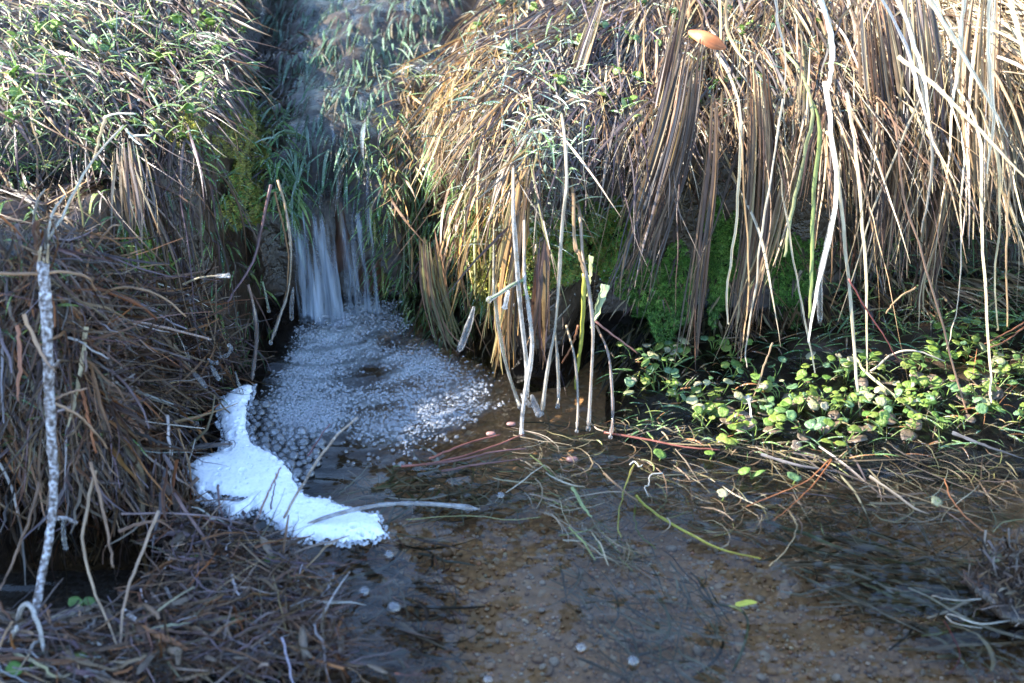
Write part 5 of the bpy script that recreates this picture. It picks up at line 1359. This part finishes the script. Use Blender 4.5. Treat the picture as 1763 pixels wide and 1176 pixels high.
# stalks standing in and lying on the foam
for (lab, pts, ys_, w, c, mt) in (
  ('longest frayed straw slanting up out of the foam', [(488, 892), (512, 848), (550, 788), (585, 745), (615, 718)], (.905, .905, .905, .905, .905), 6, (.42, .34, .28), 'froststraw'),
  ('red-brown straw slanting up out of the foam left of the frayed one', [(430, 920), (455, 865), (472, 828), (484, 804)], (.91,) * 4, 6, (.36, .24, .22), 'froststraw'),
  ('short thin straw standing in the middle of the foam', [(466, 882), (470, 850), (475, 815)], (.93,) * 3, 4, (.3, .22, .22), 'straw'),
  ('thin purple stem with a seed tip over the bubbles', [(530, 785), (545, 762), (568, 730)], (1.0,) * 3, 4, (.32, .16, .18), 'straw'),
  ('orange straw lying on the foam tip', [(518, 920), (545, 908), (572, 898)], (.915, .92, .925), 5, (.42, .2, .12), 'straw'),
  ('thin yellow straw lying in the water right of the foam', [(664, 916), (720, 925), (775, 934)], (.915, .905, .9), 4, (.5, .38, .2), 'straw'),
  ('thin straw floating above the foam tip', [(585, 850), (610, 828), (635, 803)], (.965, .985, 1.0), 4, (.4, .36, .22), 'straw'),
  ):
    reed(lab, pts, 0, 0, w, c, 'round', 'stalk', 'stalk', mt, ys=ys_)
iced('long iced reed lying across the foam and pointing right over the water', [(505, 918), (540, 898), (600, 880), (660, 869), (720, 867), (780, 871), (826, 877)], .905, .92, 8, (.5, .42, .36), .8, mat='milkice', thick=1.9, ys=(.905, .91, .915, .92, .922, .922, .92))

# red stems drifting into the pool from the right
for k, (pts, lab) in enumerate((([(690, 803), (740, 798), (800, 785), (850, 768), (900, 748)], 'longest red stem drifting in the pool with a bubble at its tip'), ([(735, 800), (790, 792), (850, 778), (905, 772)], 'red stem just below the longest one in the pool'), ([(740, 790), (800, 765), (860, 748)], 'upper red stem of the drifting bunch in the pool'),
        ([(760, 812), (820, 800), (900, 790)], 'dark red stem lowest of the drifting bunch'), ([(1040, 745), (1120, 758), (1180, 770), (1240, 775)], 'red stem floating in front of the water plants'))):
    reed(lab, [(a, b) for a, b in pts], 0, 0, 6, ((.3, .11, .08), (.2, .1, .09))[k % 2], 'round', 'stem', 'stem', 'wetstraw', ys=[gz0(a, b, .003)[1] for a, b in pts])

# ------------------------------------------------------------------ tangle of fine weed, roots and straw in the right shallows
def lying(name, label, px_poly, n, zr, ang, ja, ln, wid, pal, S=7, curl=.25, cat='weed', mat='wetstraw', nparts=0):
    q = in_poly_px(px_poly, n); z = zr[0] + (zr[1] - zr[0]) * rng.random(n)
    p0 = gz0(q[:, 0], q[:, 1], z)
    a = ang + ja * rng.normal(size=n); L_ = ln * (.3 + 1.2 * rng.random(n)); cu = curl * rng.normal(size=n)
    P = [p0]
    for i in range(S - 1):
        a = a + cu + .12 * rng.normal(size=n)
        d = np.stack([np.cos(a), np.sin(a), .08 * rng.normal(size=n)], -1)
        P.append(P[-1] + d * (L_ / S)[:, None])
    P = np.stack(P, 1)
    P -= (P[:, S // 2:S // 2 + 1] - P[:, :1])
    P[..., 2] = np.clip(P[..., 2], bed_z(P[..., 0], P[..., 1]) + .002, .02)
    g_ = tz(P[..., 0], P[..., 1]); P[..., 2] = np.maximum(P[..., 2], g_ + .002)
    Wd = (wid * (.4 + rng.random(n) ** 1.5))[:, None] * taper(S, .7, 1, .4)[None]
    rb = strands(P, Wd, pick(pal, n, .25))
    if nparts == 0:
        o = add(name, rb.joined(name, np.arange(n)), M[mat]); tag(o, label, cat, kind='stuff')
    else:
        b = P[:, 0].mean(0); root = empty(name, (b[0], b[1], 0)); tag(root, label, cat)
        order = np.argsort(-Wd.max(1) * L_)
        for i in order[:nparts]: add('straw', rb.single('straw', i), M[mat], root)
        if n > nparts:
            t_ = add('fine_straw', rb.joined('fine_straw', order[nparts:]), M[mat], root); t_['kind'] = 'stuff'
WEED = [(.16, .11, .06), (.22, .16, .08), (.28, .22, .12), (.11, .08, .05), (.20, .20, .08), (.36, .3, .2)]
lying('weed_tangle', 'tangle of fine brown roots and weed in the shallows below the water plants', [(900, 740), (1060, 720), (1300, 770), (1763, 780), (1763, 900), (1500, 900), (1300, 930), (1080, 900), (930, 850)], 1500, (-.018, .004), -.35, .7, .055, .0005, WEED, nparts=60, cat='weed')
lying('straw_drift', 'long straws drifting from the water plants down to the right', [(1230, 760), (1400, 780), (1700, 800), (1763, 900), (1560, 880), (1330, 850)], 45, (-.002, .006), -.5, .45, .11, .0008, [(.24, .18, .1), (.16, .11, .07), (.3, .25, .17), (.12, .09, .08)], curl=.05, nparts=50, cat='straw')
lying('straw_drift', 'bleached frosted grass heap drifting in mid pool below the red pebble', [(900, 780), (960, 780), (1010, 850), (1060, 930), (1150, 970), (1100, 985), (1000, 940), (930, 880), (880, 830)], 190, (-.006, .005), -.7, .6, .04, .0006, [(.28, .2, .1), (.36, .28, .17), (.2, .13, .07), (.2, .22, .08), (.42, .36, .26)], curl=.10, nparts=60, cat='straw')
lying('submerged_grass', 'brown grass streaming under water at the bottom right', [(1330, 930), (1500, 930), (1700, 950), (1763, 1050), (1700, 1140), (1560, 1080), (1400, 1000)], 260, (-.026, -.006), -.35, .4, .09, .0012, WEED + [(.3, .25, .16)], curl=.12, nparts=40, cat='grass')
lying('submerged_grass', 'pale limp grass wavering under water at the bottom middle', [(980, 900), (1150, 960), (1250, 1050), (1230, 1176), (1060, 1176), (960, 1000)], 150, (-.02, -.002), -1.0, .4, .06, .0009, [(.2, .16, .09), (.14, .11, .06), (.26, .22, .13)], curl=.12, nparts=30, cat='grass')
lying('submerged_grass', 'dark drowned stems under water right of the litter', [(560, 930), (760, 930), (800, 1060), (760, 1176), (600, 1176)], 260, (-.025, -.002), -.2, .5, .06, .0011, [(.14, .09, .07), (.1, .08, .06), (.2, .14, .09), (.22, .1, .06)], nparts=30, cat='stems')
lying('submerged_grass', 'brown drowned weed under the pool between foam and red stems', [(560, 850), (700, 800), (880, 790), (930, 880), (760, 900), (640, 870)], 260, (-.03, -.006), .1, .6, .05, .0010, WEED, nparts=30, cat='weed')

for (lab, pts, z, w, c, knd, nm, ct, mt) in (
  ('upper of the two crossed orange pine needles', [(1430, 790), (1390, 828), (1340, 850), (1286, 872)], .006, 4, (.5, .2, .08), 'round', 'pine_needle', 'pine needle', 'straw'),
  ('lower of the two crossed orange pine needles', [(1432, 792), (1400, 835), (1365, 868), (1333, 896)], .006, 4, (.5, .2, .08), 'round', 'pine_needle', 'pine needle', 'straw'),
  ('long orange stem curving down at the right', [(1625, 824), (1640, 862), (1680, 905), (1745, 942)], .006, 4, (.46, .2, .09), 'round', 'pine_needle', 'pine needle', 'straw'),
  ('pale broad reed lying under water at the bottom right', [(1330, 978), (1400, 972), (1500, 978), (1600, 992), (1650, 1000)], -.006, 11, (.5, .44, .32), 'flat', 'submerged_reed', 'reed', 'straw'),
  ('grey reed crossing the pale one under water', [(1565, 885), (1595, 930), (1625, 975), (1640, 998)], -.008, 10, (.4, .36, .3), 'flat', 'submerged_reed', 'reed', 'straw'),
  ('long yellow-green stem floating from the middle to the right', [(1095, 853), (1130, 885), (1180, 915), (1240, 945), (1310, 962)], .003, 8, (.36, .36, .06), 'flat', 'water_stem', 'stem', 'straw'),
  ('thin yellow stem standing in the shallows', [(1092, 800), (1072, 850), (1064, 905), (1070, 925)], .006, 4, (.42, .4, .1), 'round', 'water_stem', 'stem', 'straw'),
  ('yellow stem curving under water beside the thin standing one', [(1092, 870), (1094, 900), (1105, 925), (1130, 945)], -.003, 6, (.36, .36, .06), 'round', 'water_stem', 'stem', 'straw'),
  ('pale green blade stuck in the drifting grass heap', [(985, 838), (1000, 865), (1018, 890)], .008, 10, (.36, .42, .18), 'flat', 'grass_blade', 'grass', 'straw'),
  ('white wiggly root in the shallows', [(1085, 800), (1092, 795), (1100, 803), (1108, 800)], .005, 4, (.7, .68, .6), 'round', 'root', 'root', 'straw'),
  ('white zigzag root below the wiggly one', [(1140, 815), (1120, 818), (1118, 835), (1110, 838), (1115, 855)], .004, 4, (.66, .64, .56), 'round', 'root', 'root', 'straw'),
  ('pale looping root reaching from the clump at the right edge', [(1740, 1068), (1690, 1075), (1650, 1062), (1630, 1058), (1640, 1072), (1690, 1082)], .003, 4, (.55, .52, .44), 'round', 'root', 'root', 'straw'),
  ('pale root above the looping one', [(1700, 1030), (1650, 1034), (1605, 1026)], .002, 4, (.5, .47, .4), 'round', 'root', 'root', 'straw'),
  ('thin red stem under water at the bottom right', [(1625, 1070), (1648, 1110), (1650, 1140), (1635, 1160)], -.004, 5, (.4, .1, .07), 'round', 'water_stem', 'stem', 'straw'),
  ('straw slanting through the shallows with a white tip', [(1497, 820), (1540, 850), (1575, 875), (1600, 885)], .006, 8, (.38, .3, .22), 'flat', 'straw', 'straw', 'straw'),
  ('brown curved stem arching into the shallows', [(1360, 880), (1372, 910), (1355, 945), (1325, 975)], .005, 5, (.3, .24, .14), 'round', 'water_stem', 'stem', 'straw'),
  ('two-toned stick leaning across the weed', [(1040, 815), (1070, 842), (1098, 862)], .006, 7, (.3, .2, .12), 'round', 'stick', 'stick', 'straw'),
  ('long thin straw floating in mid pool', [(700, 895), (800, 888), (880, 895), (930, 890)], .002, 3, (.42, .4, .18), 'round', 'straw', 'straw', 'straw'),
  ('blue-grey wet blade floating at the far right shore', [(1640, 745), (1690, 765), (1763, 790)], .005, 14, (.2, .2, .22), 'flat', 'wet_blade', 'reed', 'wetstraw'),
  ('grey wet blade floating in front of the yellow leaves', [(1310, 782), (1370, 800), (1440, 812)], .004, 10, (.24, .22, .22), 'flat', 'wet_blade', 'reed', 'wetstraw')):
    pa = np.array(pts, float)
    reed(lab, pts, 0, 0, w * .85, c, knd, nm, ct, mt, ys=gz0(pa[:, 0], pa[:, 1], z)[:, 1])
# yellow shoot with its drooping stem
b = gz0(1268, 1042, .004); root = empty('yellow_shoot', b); tag(root, 'yellow shoot lying on the water with a stem curving down under it', 'plant')
P = spline(gz0(np.array([1266, 1275, 1288, 1303]), np.array([1040, 1040, 1037, 1037]), .006), 8)
rb = Ribs(P[None], (.0024 * np.sin(np.linspace(.25, 3.05, 8)) ** .6)[None], norm(np.array([[[0, -.6, 1.]]]) + 0 * P[None]), np.array([[.48, .5, .08]]), .4)
add('leaf', rb.single('leaf', 0), M['straw'], root)
P = spline(gz0(np.array([1240, 1268, 1285, 1287, 1278, 1262]), np.array([1042, 1046, 1062, 1085, 1120, 1155]), np.array([-.004, .002, -.004, -.008, -.014, -.02])), 16)
add('stem', tube_mesh('stem', P, .0011, 6, (.26, .26, .10)), M['straw'], root)

# clump of roots and debris at the right edge
c = gz0(1745, 1020, .0); root = empty('root_clump', c); tag(root, 'clump of frosted brown roots and debris at the right edge of the water', 'root clump')
v, f = blob(77, 3, .35, .45); add('mud_core', mesh_np('mud_core', v * np.array([.035, .04, .03]) + c + np.array([.012, 0, 0]), [f]), M['soil'], root)
n = 260; u = rng.normal(size=(n, 3)); u[:, 2] = np.abs(u[:, 2]); u = norm(u)
p0 = c + np.array([.012, 0, 0]) + u * np.array([.034, .04, .016]); d = norm(u + .9 * rng.normal(size=(n, 3)))
P = np.stack([p0 + d * t + .004 * rng.normal(size=(n, 3)) for t in np.linspace(0, .02, 5)], 1); P[..., 2] = np.maximum(P[..., 2], -.01)
rb = strands(P, (.0008 * (.5 + rng.random(n)))[:, None] * np.ones((1, 5)), pick([(.14, .08, .05), (.22, .14, .09), (.28, .22, .17), (.07, .045, .03)], n, .2))
o = add('rootlets', rb.joined('rootlets', np.arange(n)), M['straw'], root); o['kind'] = 'stuff'
reed('dark twig standing out of the root clump at the right edge', [(1735, 985), (1742, 965), (1758, 945)], .86, .855, 6, (.14, .1, .09), 'round', 'twig', 'twig')

# ------------------------------------------------------------------ pines behind the banks show in the water; one added left shades the pool
def pine(label, x, y, h, r, blobs, nn, seed, ns=1.0):
    root = empty('pine_tree', (x, y, .3)); tag(root, label, 'tree', 'pines behind the banks')
    P = np.array([(x + .05 * math.sin(k), y, .3 + h * k / 9) for k in range(10)])
    add('trunk', tube_mesh('trunk', P, r * np.linspace(1, .3, 10), 10, (.1, .07, .05)), M['trunk'], root)
    rr = np.random.default_rng(seed); V = []; F = []; n0 = 0
    Q = []
    for (bx, by, bz, sx, sy, sz, w) in blobs:
        m = int(nn * w); u = norm(rr.normal(size=(m, 3))) * (rr.random((m, 1)) ** .45)
        Q.append(np.array([bx, by, bz]) + u * np.array([sx, sy, sz]))
        B = spline([(x, y, bz - .2), ((x + bx) / 2, (y + by) / 2, bz + .05), (bx, by, bz)], 8)
        add('branch', tube_mesh('branch', B, .018 * np.linspace(1, .3, 8), 6, (.1, .07, .05)), M['trunk'], root)
    Q = np.concatenate(Q); m = len(Q)
    d = norm(rr.normal(size=(m, 6, 3)) * np.array([1, 1, .5])); ln = ns * (.05 + .06 * rr.random((m, 6, 1)))
    e = norm(np.cross(d, rr.normal(size=(m, 6, 3)))) * .012 * ns
    T = np.stack([Q[:, None] - e, Q[:, None] + e, Q[:, None] + d * ln], 2).reshape(-1, 3)
    C = np.repeat(np.array([[.05, .075, .03]]), len(T), 0) * (.6 + .8 * rr.random((len(T) // 3, 1))).repeat(3, 0)
    add('crown', mesh_np('crown', T, [np.arange(len(T)).reshape(-1, 3)], C, np.zeros((len(T), 3)), False), M['moss'], root)
SD = np.array(sun_dir[:])
bl = []; pr = np.random.default_rng(12)
def boughs(poly, n, w, m=.07, t0=4.3, sz=1.0):  # unseen clumps placed towards the sun so their shade fills the polygon
    p = np.array(poly); k = 0
    while k < n:
        x, y = p.min(0) + (p.max(0) - p.min(0)) * pr.random(2)
        if sdf(poly, np.array([x]), np.array([y]))[0] < m: continue
        q = np.array([x, y, 0]) + SD * (t0 + .7 * pr.random()); k += 1
        bl.append((q[0], q[1], q[2], .15 * sz, .12 * sz, .08 * sz, w))
boughs([(-1.3, .1), (-1.3, .95), (.06, .98), (.10, .1)], 36, .045)
boughs([(.05, .1), (.05, .98), (1.3, .95), (1.3, .1)], 12, .040, .10, 6.3, 1.9)
pine('unseen pine added at the left, its low boughs laid out to shade the pool', -5.2, .9, 5.0, .16, bl, 2600, 1)
pine('second pine, right of the gap of sky mirrored in the water', 3.3, 12.0, 11.0, .2, [(3.0, 12, 4.6, 1.2, .9, 1.4, 1), (3.4, 12, 6.6, 1.1, .9, 1.4, 1), (3.1, 12, 8.8, .9, .8, 1.4, 1), (3.3, 12, 10.8, .7, .6, 1.0, .7)], 1500, 2, 3.0)
pine('third pine, left of the gap of sky mirrored in the water', -.5, 12.0, 10.5, .2, [(-.5, 12, 4.6, 1.0, .9, 1.4, 1), (-.3, 12, 6.6, .9, .9, 1.4, 1), (-.6, 12, 8.8, .7, .8, 1.4, 1), (-.5, 12, 10.6, .5, .6, 1.0, .7)], 1500, 3, 3.0)
pine('fourth pine, furthest right behind the bank', 6.0, 13.0, 12.0, .2, [(5.6, 13, 5, 1.4, .9, 1.6, 1), (6.0, 13, 8, 1.2, .9, 1.6, 1), (5.8, 13, 10.8, .9, .8, 1.4, 1)], 1300, 4, 3.0)
pine('fifth pine, furthest left behind the bank', -6.2, 12.0, 11.0, .2, [(-6, 12, 5, 1.4, .9, 1.6, 1), (-5.8, 12, 7.6, 1.2, .9, 1.6, 1), (-6, 12, 10, .9, .8, 1.4, 1)], 1300, 5, 3.0)
